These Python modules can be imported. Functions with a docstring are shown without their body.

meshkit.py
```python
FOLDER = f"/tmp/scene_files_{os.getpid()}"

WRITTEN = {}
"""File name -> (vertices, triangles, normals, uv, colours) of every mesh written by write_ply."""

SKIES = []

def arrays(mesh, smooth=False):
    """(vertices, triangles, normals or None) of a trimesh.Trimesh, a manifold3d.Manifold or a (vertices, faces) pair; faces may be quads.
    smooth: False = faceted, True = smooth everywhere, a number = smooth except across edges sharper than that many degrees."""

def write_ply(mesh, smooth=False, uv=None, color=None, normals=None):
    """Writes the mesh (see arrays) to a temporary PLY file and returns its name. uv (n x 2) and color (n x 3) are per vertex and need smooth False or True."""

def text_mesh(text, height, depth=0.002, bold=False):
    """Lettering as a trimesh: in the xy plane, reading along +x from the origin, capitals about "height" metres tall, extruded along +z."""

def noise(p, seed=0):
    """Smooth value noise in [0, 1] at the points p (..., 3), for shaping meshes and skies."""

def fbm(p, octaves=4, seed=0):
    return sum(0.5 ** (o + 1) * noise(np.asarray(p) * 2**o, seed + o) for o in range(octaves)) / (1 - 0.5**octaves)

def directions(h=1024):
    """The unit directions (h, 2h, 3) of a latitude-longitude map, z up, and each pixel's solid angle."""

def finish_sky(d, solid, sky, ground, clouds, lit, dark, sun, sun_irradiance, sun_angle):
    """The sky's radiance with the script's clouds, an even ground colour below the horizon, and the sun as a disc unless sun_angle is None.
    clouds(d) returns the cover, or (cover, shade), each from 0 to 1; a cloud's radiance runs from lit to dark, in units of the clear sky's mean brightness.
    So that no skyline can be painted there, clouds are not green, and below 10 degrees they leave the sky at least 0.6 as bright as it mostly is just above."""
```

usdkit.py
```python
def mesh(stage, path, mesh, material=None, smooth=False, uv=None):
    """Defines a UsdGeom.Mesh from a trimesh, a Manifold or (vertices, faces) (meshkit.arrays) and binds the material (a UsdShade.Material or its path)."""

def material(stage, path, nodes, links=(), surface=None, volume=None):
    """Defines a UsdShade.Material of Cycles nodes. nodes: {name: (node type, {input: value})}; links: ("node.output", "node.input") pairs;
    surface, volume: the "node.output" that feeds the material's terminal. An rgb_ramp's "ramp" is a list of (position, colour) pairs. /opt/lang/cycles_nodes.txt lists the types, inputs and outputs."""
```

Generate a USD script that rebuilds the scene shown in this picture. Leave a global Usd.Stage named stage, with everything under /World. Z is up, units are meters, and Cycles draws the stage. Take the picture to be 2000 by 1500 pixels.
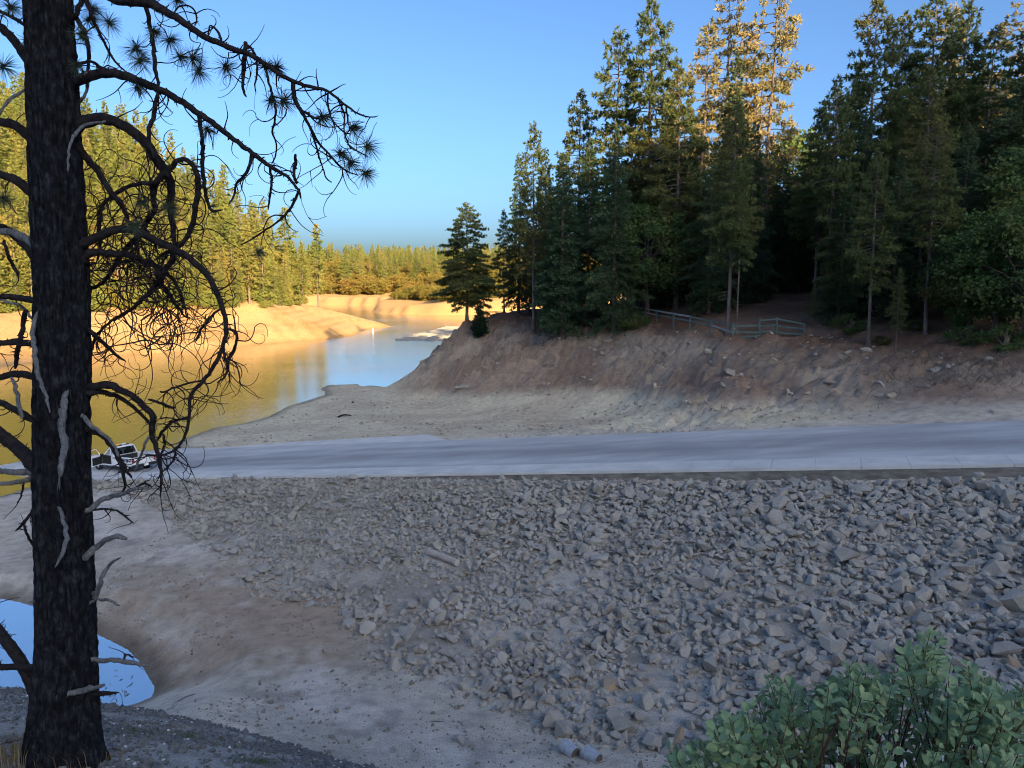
import math
import numpy as np
import trimesh
import usdkit
from meshkit import fbm, noise
from scipy.interpolate import RBFInterpolator
from pxr import Gf, Sdf, Usd, UsdGeom, UsdLux, UsdShade, Vt

T = Sdf.ValueTypeNames
stage = Usd.Stage.CreateInMemory()
UsdGeom.SetStageUpAxis(stage, "Z")
UsdGeom.Xform.Define(stage, "/World")

# ------------------------------------------------------------------ camera, sky, sun, exposure
EYE, PITCH, FPX = np.array([0.0, 0.0, 12.0]), math.radians(7.2), 1500.0
SUN_AZ, SUN_EL = math.atan2(0.47, -0.88), math.radians(17.0)
SKY_STRENGTH, SUN_INTENSITY, EXPOSURE = 0.068, 1.15, 1.98
cam = UsdGeom.Camera.Define(stage, "/World/camera")
cam.CreateHorizontalApertureAttr(36.0)
cam.CreateFocalLengthAttr(36.0 * FPX / 2000.0)
cam.CreateClippingRangeAttr(Gf.Vec2f(0.05, 20000.0))
cam.CreateExposureAttr(EXPOSURE)
cam.AddTranslateOp().Set(Gf.Vec3d(*EYE))
cam.AddRotateXOp().Set(90.0 - math.degrees(PITCH))
dome = UsdLux.DomeLight.Define(stage, "/World/sky")
dome.GetPrim().SetCustomDataByKey("kind", "structure")
sky_mat = usdkit.material(stage, "/World/Looks/sky", {
    "s": ("sky_texture", {"sky_type": "single_scattering", "sun_disc": False, "sun_elevation": SUN_EL, "sun_rotation": SUN_AZ,
                          "altitude": 400.0, "air_density": 0.8, "aerosol_density": 5.0, "ozone_density": 4.5}),
    "k": ("gamma", {"gamma": 1.2}), "w": ("mix", {"mix_type": "multiply", "fac": 1.0, "color2": (1.0, 0.97, 0.88)}),
    "b": ("background_shader", {"strength": SKY_STRENGTH})}, [("s.color", "k.color"), ("k.color", "w.color1"), ("w.color", "b.color")], surface="b.background")
UsdShade.MaterialBindingAPI.Apply(dome.GetPrim()).Bind(sky_mat)
sun = UsdLux.DistantLight.Define(stage, "/World/sun")
sun.CreateIntensityAttr(SUN_INTENSITY)
sun.CreateAngleAttr(0.5)
sun.CreateNormalizeAttr(True)
sun.CreateColorAttr(Gf.Vec3f(1.0, 0.69, 0.32))
SUN = np.array([math.sin(SUN_AZ) * math.cos(SUN_EL), math.cos(SUN_AZ) * math.cos(SUN_EL), math.sin(SUN_EL)])
_q = Gf.Rotation(Gf.Vec3d(0, 0, 1), Gf.Vec3d(*SUN))
sun.AddTransformOp().Set(Gf.Matrix4d().SetRotate(_q))

# ------------------------------------------------------------------ helpers
FWD = np.array([0, math.cos(PITCH), -math.sin(PITCH)])
UP = np.array([0, math.sin(PITCH), math.cos(PITCH)])


def ray(px, py):
    return FWD + np.array([1.0, 0, 0]) * (px - 1000) / FPX + UP * (750 - py) / FPX


def at(px, py, Y=None, z=None):
    d = ray(px, py)
    return EYE + d * (Y / d[1] if Y is not None else (z - EYE[2]) / d[2])


def proj(P):
    v = np.asarray(P, float) - EYE
    w = v @ FWD
    return np.stack([1000 + FPX * v[..., 0] / w, 750 - FPX * (v @ UP) / w, w], -1)


used = {}


def numbered(parent, name):
    k = (parent, name)
    used[k] = used.get(k, -1) + 1
    return f"{parent}/{name}" if used[k] == 0 else f"{parent}/{name}_{used[k]:03d}"


def tag(p, label=None, cat=None, group=None, kind=None):
    for k, v in (("label", label), ("category", cat), ("group", group), ("kind", kind)):
        if v:
            p.SetCustomDataByKey(k, v)
    return p


def thing(name, label, cat, loc=(0, 0, 0), rz=0.0, group=None, scale=None, kind=None):
    x = UsdGeom.Xform.Define(stage, numbered("/World", name))
    x.AddTranslateOp().Set(Gf.Vec3d(*map(float, loc)))
    if rz:
        x.AddRotateZOp().Set(math.degrees(rz))
    if scale is not None:
        x.AddScaleOp().Set(Gf.Vec3f(*map(float, scale)))
    return tag(x.GetPrim(), label, cat, group, kind)


def part(name, mesh, mat, parent=None, smooth=False, label=None, cat=None, group=None, kind=None):
    par = str(parent.GetPath()) if parent is not None else "/World"
    m = usdkit.mesh(stage, numbered(par, name), mesh, mat, smooth=smooth)
    return tag(m.GetPrim(), label, cat, group, kind)


def instance(kind_path, name, label, cat, loc, rz, scale, group=None):
    p = thing(name, label, cat, loc, rz, group, scale)
    p.GetReferences().AddInternalReference(kind_path)
    p.SetInstanceable(True)
    return p


class MB:
    """collects (vertices, faces)"""

    def __init__(self):
        self.v, self.f, self.n = [], [], 0

    def add(self, v, f):
        v = np.asarray(v, float)
        self.v.append(v)
        self.f.append(np.asarray(f, int) + self.n)
        self.n += len(v)
        return self

    def box(self, c, s, R=None):
        b = trimesh.creation.box(s)
        v = np.array(b.vertices)
        if R is not None:
            v = v @ np.asarray(R).T
        return self.add(v + np.asarray(c), b.faces)

    def mesh(self):
        return np.vstack(self.v), np.vstack(self.f)


def rotz(a):
    c, s = math.cos(a), math.sin(a)
    return np.array([[c, -s, 0], [s, c, 0], [0, 0, 1.0]])


def frame(d):
    d = np.asarray(d, float) / np.linalg.norm(d)
    a = np.cross(d, [0, 0, 1.0] if abs(d[2]) < 0.95 else [1.0, 0, 0])
    a /= np.linalg.norm(a)
    return d, a, np.cross(a, d)


def tube(p, r, sides=6, caps=True):
    p = np.asarray(p, float)
    r = np.broadcast_to(np.asarray(r, float), (len(p),))
    t = np.gradient(p, axis=0)
    t /= np.linalg.norm(t, axis=1, keepdims=True) + 1e-12
    _, a, _ = frame(t[0])
    A = []
    for k in range(len(p)):
        a = a - t[k] * (a @ t[k])
        a /= np.linalg.norm(a) + 1e-12
        A.append(a)
    A = np.array(A)
    B = np.cross(t, A)
    ang = np.arange(sides) * 2 * np.pi / sides
    v = (p[:, None] + r[:, None, None] * (np.cos(ang)[None, :, None] * A[:, None] + np.sin(ang)[None, :, None] * B[:, None])).reshape(-1, 3)
    i, j = np.meshgrid(np.arange(len(p) - 1), np.arange(sides), indexing="ij")
    q = np.stack([i * sides + j, i * sides + (j + 1) % sides, (i + 1) * sides + (j + 1) % sides, (i + 1) * sides + j], -1).reshape(-1, 4)
    f = np.vstack([q[:, [0, 1, 2]], q[:, [0, 2, 3]]])
    if caps:
        n = len(v)
        v = np.vstack([v, p[:1], p[-1:]])
        k = np.arange(sides)
        f = np.vstack([f, np.stack([(k + 1) % sides, k, np.full(sides, n)], 1), np.stack([n - sides - 0 + k - 0, n - sides + (k + 1) % sides, np.full(sides, n + 1)], 1)])
    return v, f


def spline(p, n):
    """Catmull-Rom through the rows of p, n samples (rows may hold extra columns)."""
    p = np.asarray(p, float)
    if len(p) == 2:
        return p[0] + (p[1] - p[0]) * np.linspace(0, 1, n)[:, None]
    e = np.vstack([2 * p[0] - p[1], p, 2 * p[-1] - p[-2]])
    seg = np.linalg.norm(np.diff(p[:, :2], axis=0), axis=1) + 1e-9
    s = np.concatenate([[0], np.cumsum(seg)])
    u = np.linspace(0, s[-1], n)
    k = np.clip(np.searchsorted(s, u, "right") - 1, 0, len(p) - 2)
    t = ((u - s[k]) / seg[k])[:, None]
    a, b, c, d = e[k], e[k + 1], e[k + 2], e[k + 3]
    return 0.5 * (2 * b + (c - a) * t + (2 * a - 5 * b + 4 * c - d) * t ** 2 + (3 * b - a - 3 * c + d) * t ** 3)


def sm(x, a, b):
    t = np.clip((x - a) / (b - a), 0, 1)
    return t * t * (3 - 2 * t)


# ------------------------------------------------------------------ materials
L = "/World/Looks/"


def mat(name, cols, scale=3.0, rough=0.8, bump=0.0, bscale=20.0, bdist=0.02, detail=5.0, stretch=None, tint=False, island=0.0, spec=0.3, fine=0.0, fscale=60.0, contrast=(0.3, 0.7), transl=0.0, metallic=0.0):
    """noise ramp colour in world space, optional vertex tint, per-island variation, bump"""
    n = {"g": ("geometry", {}), "n": ("noise_texture", {"scale": scale, "detail": detail, "roughness": 0.6}),
         "r": ("rgb_ramp", {"ramp": [(contrast[0] + (contrast[1] - contrast[0]) * k / max(1, len(cols) - 1), c) for k, c in enumerate(cols)]}),
         "p": ("principled_bsdf", {"roughness": rough, "specular_ior_level": spec, "metallic": metallic})}
    l = [("n.fac", "r.fac")]
    src = "g.position"
    if stretch is not None:
        n["m"] = ("mapping", {"scale": stretch})
        l += [("g.position", "m.vector")]
        src = "m.vector"
    l += [(src, "n.vector")]
    out = "r.color"

    def mul(key, a, b):
        n[key] = ("mix", {"mix_type": "multiply", "fac": 1.0})
        l.extend([(a, key + ".color1"), (b, key + ".color2")])
        return key + ".color"

    if tint:
        n["at"] = ("attribute", {"attribute": "tint"})
        out = mul("mt", out, "at.color")
    if fine:
        n["nf"] = ("noise_texture", {"scale": fscale, "detail": 3.0, "roughness": 0.7})
        n["rf"] = ("rgb_ramp", {"ramp": [(0.3, (1 - fine,) * 3), (0.7, (1 + fine,) * 3)]})
        l.extend([(src, "nf.vector"), ("nf.fac", "rf.fac")])
        out = mul("mf", out, "rf.color")
    if island:
        n["ri"] = ("rgb_ramp", {"ramp": [(0.0, (1 - island,) * 3), (1.0, (1 + island,) * 3)]})
        l.append(("g.random_per_island", "ri.fac"))
        out = mul("mi", out, "ri.color")
    l.append((out, "p.base_color"))
    if bump:
        n["nb"] = ("noise_texture", {"scale": bscale, "detail": 6.0, "roughness": 0.65})
        n["b"] = ("bump", {"strength": bump, "distance": bdist})
        l += [(src, "nb.vector"), ("nb.fac", "b.height"), ("b.normal", "p.normal")]
    surf = "p.BSDF"
    if transl:
        n["t"] = ("translucent_bsdf", {})
        n["x"] = ("mix_closure", {"fac": transl})
        l += [(out, "t.color"), ("p.BSDF", "x.closure1"), ("t.BSDF", "x.closure2")]
        surf = "x.closure"
    return usdkit.material(stage, L + name, n, l, surface=surf)


W3 = lambda a, b, c: ((a,) * 3, (b,) * 3, (c,) * 3)
M = {}
M["ground"] = mat("ground", W3(0.74, 1.0, 1.2), scale=2.2, detail=9, rough=0.95, bump=0.8, bscale=9.0, bdist=0.07, tint=True, fine=0.42, fscale=34.0, spec=0.1)
M["rock"] = mat("rock", ((0.43, 0.395, 0.345), (0.56, 0.515, 0.45), (0.66, 0.61, 0.535)), scale=0.9, rough=0.9, bump=0.35, bscale=14, bdist=0.02, island=0.42, fine=0.2, fscale=30, spec=0.15)
M["rock_tan"] = mat("rock_tan", ((0.34, 0.25, 0.17), (0.44, 0.33, 0.22)), scale=3, rough=0.9, bump=0.4, bscale=14, bdist=0.02, island=0.15, spec=0.15)
M["rock_pale"] = mat("rock_pale", ((0.24, 0.20, 0.16), (0.34, 0.295, 0.245)), scale=2, rough=0.9, bump=0.5, bscale=6, bdist=0.05, fine=0.15, spec=0.15)
M["bank_rock"] = mat("bank_rock", ((0.20, 0.16, 0.13), (0.33, 0.28, 0.23), (0.42, 0.37, 0.31)), scale=1.5, rough=0.95, bump=0.6, bscale=5, bdist=0.06, fine=0.2, fscale=16, spec=0.1)
M["clod"] = mat("clod", ((0.26, 0.21, 0.17), (0.40, 0.345, 0.285), (0.52, 0.46, 0.39)), scale=2, rough=0.95, island=0.4, spec=0.1)
M["gravel"] = mat("gravel", ((0.15, 0.155, 0.155), (0.25, 0.25, 0.24), (0.33, 0.32, 0.30)), scale=30, rough=0.85, island=0.45, spec=0.2)
M["quartz"] = mat("quartz", ((0.6, 0.6, 0.6), (0.78, 0.78, 0.77)), scale=30, rough=0.5, island=0.1)
M["asphalt"] = mat("asphalt", tint=True, cols=((0.235, 0.235, 0.24), (0.29, 0.29, 0.295), (0.37, 0.37, 0.37)), scale=0.55, rough=0.8, stretch=(0.35, 0.9, 1), bump=0.25, bscale=90, bdist=0.006, fine=0.08, fscale=50, spec=0.25, detail=8)
M["concrete"] = mat("concrete", ((0.46, 0.455, 0.44), (0.56, 0.55, 0.53), (0.63, 0.62, 0.60)), scale=0.8, rough=0.85, bump=0.2, bscale=60, bdist=0.004, fine=0.06, island=0.05, detail=8)
M["kerb"] = mat("kerb", ((0.10, 0.095, 0.085), (0.17, 0.16, 0.145), (0.26, 0.25, 0.23)), scale=1.6, rough=0.95, stretch=(1, 1, 3), fine=0.2, fscale=20, spec=0.1)
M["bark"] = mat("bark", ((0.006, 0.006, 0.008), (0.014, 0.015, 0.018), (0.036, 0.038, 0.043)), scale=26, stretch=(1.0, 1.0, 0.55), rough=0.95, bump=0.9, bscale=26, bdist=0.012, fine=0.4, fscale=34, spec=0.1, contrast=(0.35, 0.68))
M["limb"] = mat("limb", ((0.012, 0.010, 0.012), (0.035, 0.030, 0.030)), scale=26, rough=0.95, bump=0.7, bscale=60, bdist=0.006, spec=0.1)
M["dead_wood"] = mat("dead_wood", ((0.06, 0.06, 0.065), (0.13, 0.13, 0.132), (0.20, 0.20, 0.20)), scale=22, stretch=(3, 3, 0.5), rough=0.85, bump=0.5, bscale=40, bdist=0.004, spec=0.2)
M["needle"] = mat("needle", ((0.035, 0.05, 0.03), (0.06, 0.08, 0.045)), scale=6, rough=0.6, spec=0.3)
M["driftwood"] = mat("driftwood", ((0.36, 0.30, 0.25), (0.50, 0.43, 0.37)), scale=8, rough=0.9, bump=0.5, bscale=30, bdist=0.01)
M["pine_bark"] = mat("pine_bark", ((0.09, 0.072, 0.064), (0.19, 0.155, 0.135)), scale=2.2, stretch=(2, 2, 0.6), rough=0.95, bump=0.8, bscale=8, bdist=0.05, fine=0.25, fscale=10, spec=0.1)
M["grey_bark"] = mat("grey_bark", ((0.10, 0.085, 0.07), (0.17, 0.14, 0.12)), scale=3, rough=0.95, spec=0.1, stretch=(2, 2, 0.6), bump=0.6, bscale=8, bdist=0.04)
LEAF = dict(rough=0.65, spec=0.2, island=0.35, transl=0.3)
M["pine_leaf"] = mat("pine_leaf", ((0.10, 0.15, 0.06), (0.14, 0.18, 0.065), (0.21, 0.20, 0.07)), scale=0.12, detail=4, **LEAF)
M["sunny_leaf"] = mat("sunny_leaf", ((0.28, 0.28, 0.11), (0.38, 0.33, 0.14), (0.46, 0.34, 0.17)), scale=0.2, detail=4, **LEAF)  # golden sunlight put into the needle colour; lit counterpart of pine_leaf
M["fir_leaf"] = mat("fir_leaf", ((0.07, 0.14, 0.08), (0.10, 0.17, 0.085), (0.15, 0.18, 0.07)), scale=0.1, detail=4, **LEAF)
M["oak_leaf"] = mat("oak_leaf", ((0.08, 0.17, 0.06), (0.12, 0.20, 0.06), (0.20, 0.19, 0.06)), scale=0.25, detail=4, **LEAF)
M["hill_leaf"] = mat("hill_leaf", ((0.14, 0.20, 0.05), (0.27, 0.30, 0.08), (0.40, 0.33, 0.10)), scale=0.085, detail=5, **LEAF)
M["far_oak_leaf"] = mat("far_oak_leaf", ((0.19, 0.19, 0.04), (0.26, 0.22, 0.05), (0.33, 0.21, 0.06)), scale=0.04, detail=4, **LEAF)
M["spruce_leaf"] = mat("spruce_leaf", ((0.02, 0.05, 0.03), (0.035, 0.08, 0.045)), scale=0.6, **LEAF)
M["manzanita"] = mat("manzanita", ((0.25, 0.42, 0.20), (0.36, 0.52, 0.27), (0.58, 0.62, 0.27)), scale=5, rough=0.5, spec=0.4, island=0.42, transl=0.2, contrast=(0.35, 0.75))
M["red_stem"] = mat("red_stem", ((0.06, 0.03, 0.025), (0.12, 0.055, 0.04)), scale=12, rough=0.6)
M["dry_grass"] = mat("dry_grass", ((0.30, 0.22, 0.11), (0.50, 0.38, 0.19)), scale=6, rough=0.9, island=0.3, transl=0.2)
M["green_grass"] = mat("green_grass", ((0.10, 0.14, 0.05), (0.18, 0.22, 0.09)), scale=6, rough=0.9, island=0.3, transl=0.2)
M["brush"] = mat("brush", ((0.12, 0.105, 0.09), (0.2, 0.18, 0.15)), scale=4, rough=0.95, island=0.3)
M["yellow_shrub"] = mat("yellow_shrub", ((0.12, 0.13, 0.03), (0.2, 0.18, 0.04)), scale=2, **LEAF)
M["fence"] = mat("fence", ((0.06, 0.095, 0.085), (0.10, 0.145, 0.13)), scale=4, rough=0.85, fine=0.2, fscale=20)
M["fence_worn"] = mat("fence_worn", ((0.15, 0.175, 0.175), (0.27, 0.29, 0.29)), scale=3, rough=0.85, fine=0.2, fscale=20)
M["fence_brown"] = mat("fence_brown", ((0.07, 0.05, 0.04), (0.13, 0.10, 0.08)), scale=4, rough=0.9)
M["dock"] = mat("dock", ((0.16, 0.165, 0.165), (0.22, 0.22, 0.22)), scale=1.2, rough=0.8, fine=0.1)
M["truck_white"] = mat("truck_white", ((0.72, 0.72, 0.72), (0.8, 0.8, 0.8)), scale=1.5, rough=0.35, spec=0.5)
M["truck_stripe"] = mat("truck_stripe", ((0.03, 0.05, 0.14), (0.04, 0.06, 0.17)), scale=2, rough=0.4)
M["black_trim"] = mat("black_trim", ((0.018, 0.018, 0.02), (0.03, 0.03, 0.032)), scale=4, rough=0.6)
M["rubber"] = mat("rubber", ((0.02, 0.02, 0.021), (0.035, 0.034, 0.033)), scale=8, rough=0.9)
M["steel"] = mat("steel", ((0.45, 0.45, 0.46), (0.58, 0.58, 0.59)), scale=8, rough=0.4, metallic=0.8)
M["bucket"] = mat("bucket", ((0.28, 0.31, 0.36), (0.40, 0.43, 0.48)), scale=7, rough=0.45, spec=0.5, fine=0.2, fscale=16)
M["bucket_in"] = mat("bucket_in", ((0.07, 0.06, 0.05), (0.15, 0.12, 0.10)), scale=10, rough=0.9)
M["red_lamp"] = mat("red_lamp", ((0.35, 0.03, 0.02), (0.45, 0.04, 0.03)), scale=4, rough=0.3)
M["amber"] = mat("amber", ((0.8, 0.35, 0.05), (0.9, 0.45, 0.1)), scale=4, rough=0.3)
M["plate"] = mat("plate", ((0.75, 0.75, 0.72), (0.8, 0.8, 0.78)), scale=4, rough=0.5)
M["buoy"] = mat("buoy", ((0.8, 0.8, 0.8), (0.85, 0.85, 0.85)), scale=4, rough=0.5)
M["wire"] = mat("wire", ((0.5, 0.5, 0.5), (0.6, 0.6, 0.6)), scale=1, rough=0.5)
M["glass"] = usdkit.material(stage, L + "glass", {"t": ("transparent_bsdf", {"color": (0.55, 0.6, 0.6)}), "g": ("glossy_bsdf", {"roughness": 0.03}), "f": ("fresnel", {"IOR": 1.5}), "x": ("mix_closure", {})},
                             [("f.fac", "x.fac"), ("t.BSDF", "x.closure1"), ("g.BSDF", "x.closure2")], surface="x.closure")


def water_mat(name, base, scale, dist, rough, base2, least):
    """murky water: silty body under a rippled mirror"""
    return usdkit.material(stage, L + name, {
        "g": ("geometry", {}), "m": ("mapping", {"scale": (0.75, 1.0, 1.0)}),
        "n": ("noise_texture", {"scale": scale, "detail": 3.0, "roughness": 0.55}),
        "n2": ("noise_texture", {"scale": 0.035, "detail": 3.0}),
        "mx": ("mix", {"color1": base, "color2": base2}),
        "r": ("map_range", {"from_min": 0.35, "from_max": 0.65, "to_min": 0.55, "to_max": 1.35, "clamp": True}),
        "mu": ("math", {"math_type": "multiply"}),
        "b": ("bump", {"strength": 1.0, "distance": dist}),
        "f": ("fresnel", {"IOR": 1.33}), "ff": ("math", {"math_type": "multiply_add", "value2": 1.0 - least, "value3": least}),
        "d": ("diffuse_bsdf", {}), "gl": ("glossy_bsdf", {"roughness": rough, "color": (0.95, 0.95, 0.95)}), "x": ("mix_closure", {})},
        [("g.position", "m.vector"), ("m.vector", "n.vector"), ("g.position", "n2.vector"), ("n2.fac", "r.value"), ("n2.fac", "mx.fac"), ("mx.color", "d.color"),
         ("n.fac", "mu.value1"), ("r.result", "mu.value2"), ("mu.value", "b.height"), ("b.normal", "gl.normal"), ("f.fac", "ff.value1"), ("ff.value", "x.fac"), ("d.BSDF", "x.closure1"), ("gl.BSDF", "x.closure2")], surface="x.closure")


M["lake"] = water_mat("lake", (0.13, 0.095, 0.03), 2.3, 0.026, 0.08, (0.16, 0.115, 0.035), 0.58)
M["pond"] = water_mat("pond", (0.05, 0.05, 0.04), 1.2, 0.0015, 0.02, (0.05, 0.05, 0.04), 0.60)

# ------------------------------------------------------------------ ramp frame: s along, w across (away from the camera)
RA, RB = at(180, 936, Y=46.0), at(1985, 906, Y=28.0)
RE = (RB - RA)[:2] / np.linalg.norm((RB - RA)[:2])
RN = np.array([-RE[1], RE[0]])
GRADE = (RB - RA)[2] / np.linalg.norm((RB - RA)[:2])
RAMP_W = 9.7


def rz(s):
    s = np.asarray(s, float)
    a, b = RA[2] + GRADE * s, RA[2] + 0.03 * s
    return np.where(s > 0, a, b)


def rpt(s, w, dz=0.0):
    xy = RA[:2] + RE * s + RN * w
    return np.array([xy[0], xy[1], float(rz(s)) + dz])


def sw(x, y):
    dx, dy = x - RA[0], y - RA[1]
    return dx * RE[0] + dy * RE[1], dx * RN[0] + dy * RN[1]


def ramp_far(s):
    s = np.asarray(s, float)
    w = np.where(s < -1.6, 9.7 + (s + 1.6) * 0.75, 9.7)
    wedge = np.interp(s, [-1, 6, 16.5, 19.5], [0, 1.6, 2.7, 0.0])
    return w + np.where(s > -1, wedge, 0)


# ------------------------------------------------------------------ terrain
LAKE_PX = [(0, 970), (55, 952), (100, 941)]
LAKE_PX2 = [(345, 885), (338, 873), (352, 860), (385, 847), (420, 835), (470, 828), (520, 815), (560, 794), (600, 782), (632, 772), (631, 765), (622, 759), (640, 752), (680, 749), (720, 752), (765, 757)]
LAKE_PX3 = [(770, 638), (740, 641), (712, 645), (700, 651), (690, 656), (660, 660), (600, 665), (520, 672), (430, 680), (350, 687), (200, 697), (100, 706), (0, 716)]
z0 = lambda q: at(q[0], q[1], z=0.0)[:2]
LAKE = np.array([z0(q) for q in LAKE_PX] + [rpt(-8.0, -0.1)[:2], rpt(-10.5, 2.5)[:2], rpt(-1.6, 9.7)[:2]] + [z0(q) for q in LAKE_PX2]
                + [(-12.6, 97), (-10, 104), (-3, 113), (10, 126), (28, 150), (45, 200), (62, 262), (66, 335)]
                + [z0(q) for q in ((960, 615.5), (870, 615), (800, 614.5), (735, 612))] + [(-72, 395), (-70, 470), (-84, 485), (-110, 505), (-170, 520), (-210, 500)]
                + [(-150, 420), (-105, 350), (-70, 290), (-46, 252)] + [z0(q) for q in LAKE_PX3] + [(-110, 100), (-150, 75), (-150, 48), (-70, 38)])
POND_Z = 0.15
POND = np.array([at(x, y, z=POND_Z)[:2] for x, y in ((-120, 1180), (0, 1168), (40, 1176), (75, 1186), (130, 1207), (190, 1238), (225, 1255), (250, 1268), (272, 1290), (290, 1320), (303, 1342), (299, 1360), (272, 1374), (240, 1382), (150, 1400), (0, 1410), (-150, 1400))])


def signed(poly, x, y):
    """distance to the polygon's edge, negative inside"""
    x, y = np.asarray(x, float), np.asarray(y, float)
    d2, inside = np.full(x.shape, 1e18), np.zeros(x.shape, bool)
    for a, b in zip(poly, np.roll(poly, -1, 0)):
        e = b - a
        t = np.clip(((x - a[0]) * e[0] + (y - a[1]) * e[1]) / (e @ e), 0, 1)
        d2 = np.minimum(d2, (x - a[0] - t * e[0]) ** 2 + (y - a[1] - t * e[1]) ** 2)
        c = (a[1] > y) != (b[1] > y)
        inside ^= c & (x < e[0] * (y - a[1]) / np.where(e[1] == 0, 1e-9, e[1]) + a[0])
    return np.where(inside, -1, 1) * np.sqrt(d2)


CTRL = []


def cy(*rows):
    for px, py, Y in rows:
        CTRL.append(at(px, py, Y=Y))


def cw(*rows):
    CTRL.extend(np.array(r, float) for r in rows)


# near slope (the photographer stands on its top)
cw((0, 0, 10.4), (-5, 0, 10.6), (6, 0, 10.5), (0, -12, 12.5), (-25, -10, 13), (25, -10, 17), (-14, 5, 8.6), (-30, 10, 8), (12, 6, 7.0), (22, 6, 10))
cy((125, 1492, 5.5), (300, 1387, 9.0), (500, 1432, 8.6), (700, 1497, 7.8), (60, 1342, 10.0), (-100, 1330, 11))
cw((3, 4.2, 9.0), (1.2, 2.8, 9.7), (1.5, 6.0, 7.6), (4, 8, 5.6), (8, 8, 6.0), (0, 10, 4.6), (6, 11.5, 3.4), (-2.5, 13.5, 2.4), (10, 13, 3.6), (15, 15, 5))
# valley floor
cy((1110, 1478, 15.0), (800, 1440, 15.6), (700, 1350, 18.6), (560, 1380, 17.5), (400, 1250, 22.8), (450, 1360, 18.6), (560, 1250, 22.2))
cy((200, 1050, 33.5), (0, 1010, 37.5), (60, 1100, 31.0), (300, 1120, 29.5), (-150, 1100, 32))
# embankment
cy((420, 1100, 30.0), (650, 1195, 24.6), (850, 1340, 18.8), (1050, 1440, 16.0), (1300, 1480, 14.9), (1990, 1200, 19.5), (1600, 1250, 19.0), (1200, 1200, 22.5), (900, 1080, 28.5), (1500, 1050, 25.5))
for s in (-6, 0, 8, 16, 24, 32, 40, 50, 62):
    cw(tuple(rpt(s, -0.7, -0.2 - 0.25 * min(1, max(0, (s - 10) / 30)))))
    cw(tuple(rpt(s, -2.0, -0.95 if s > 8 else -0.3)))
    if s > 2:
        cw(tuple(rpt(s, RAMP_W + 0.5, 0.02)), tuple(rpt(s, 5, -0.1)))
# beach and toe of the bank
cy((700, 800, 71.5), (560, 840, 61.0), (850, 830, 58.5), (1000, 830, 57.5), (1200, 805, 62.5), (1500, 815, 46.0), (1800, 800, 40.2))
cy((770, 757, 92.5), (850, 783, 79.5), (950, 795, 71.0), (1100, 795, 66.0), (1300, 790, 56.0), (1500, 790, 48.0), (1700, 787, 43.0), (1900, 778, 40.0), (2050, 772, 39.0))
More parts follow.
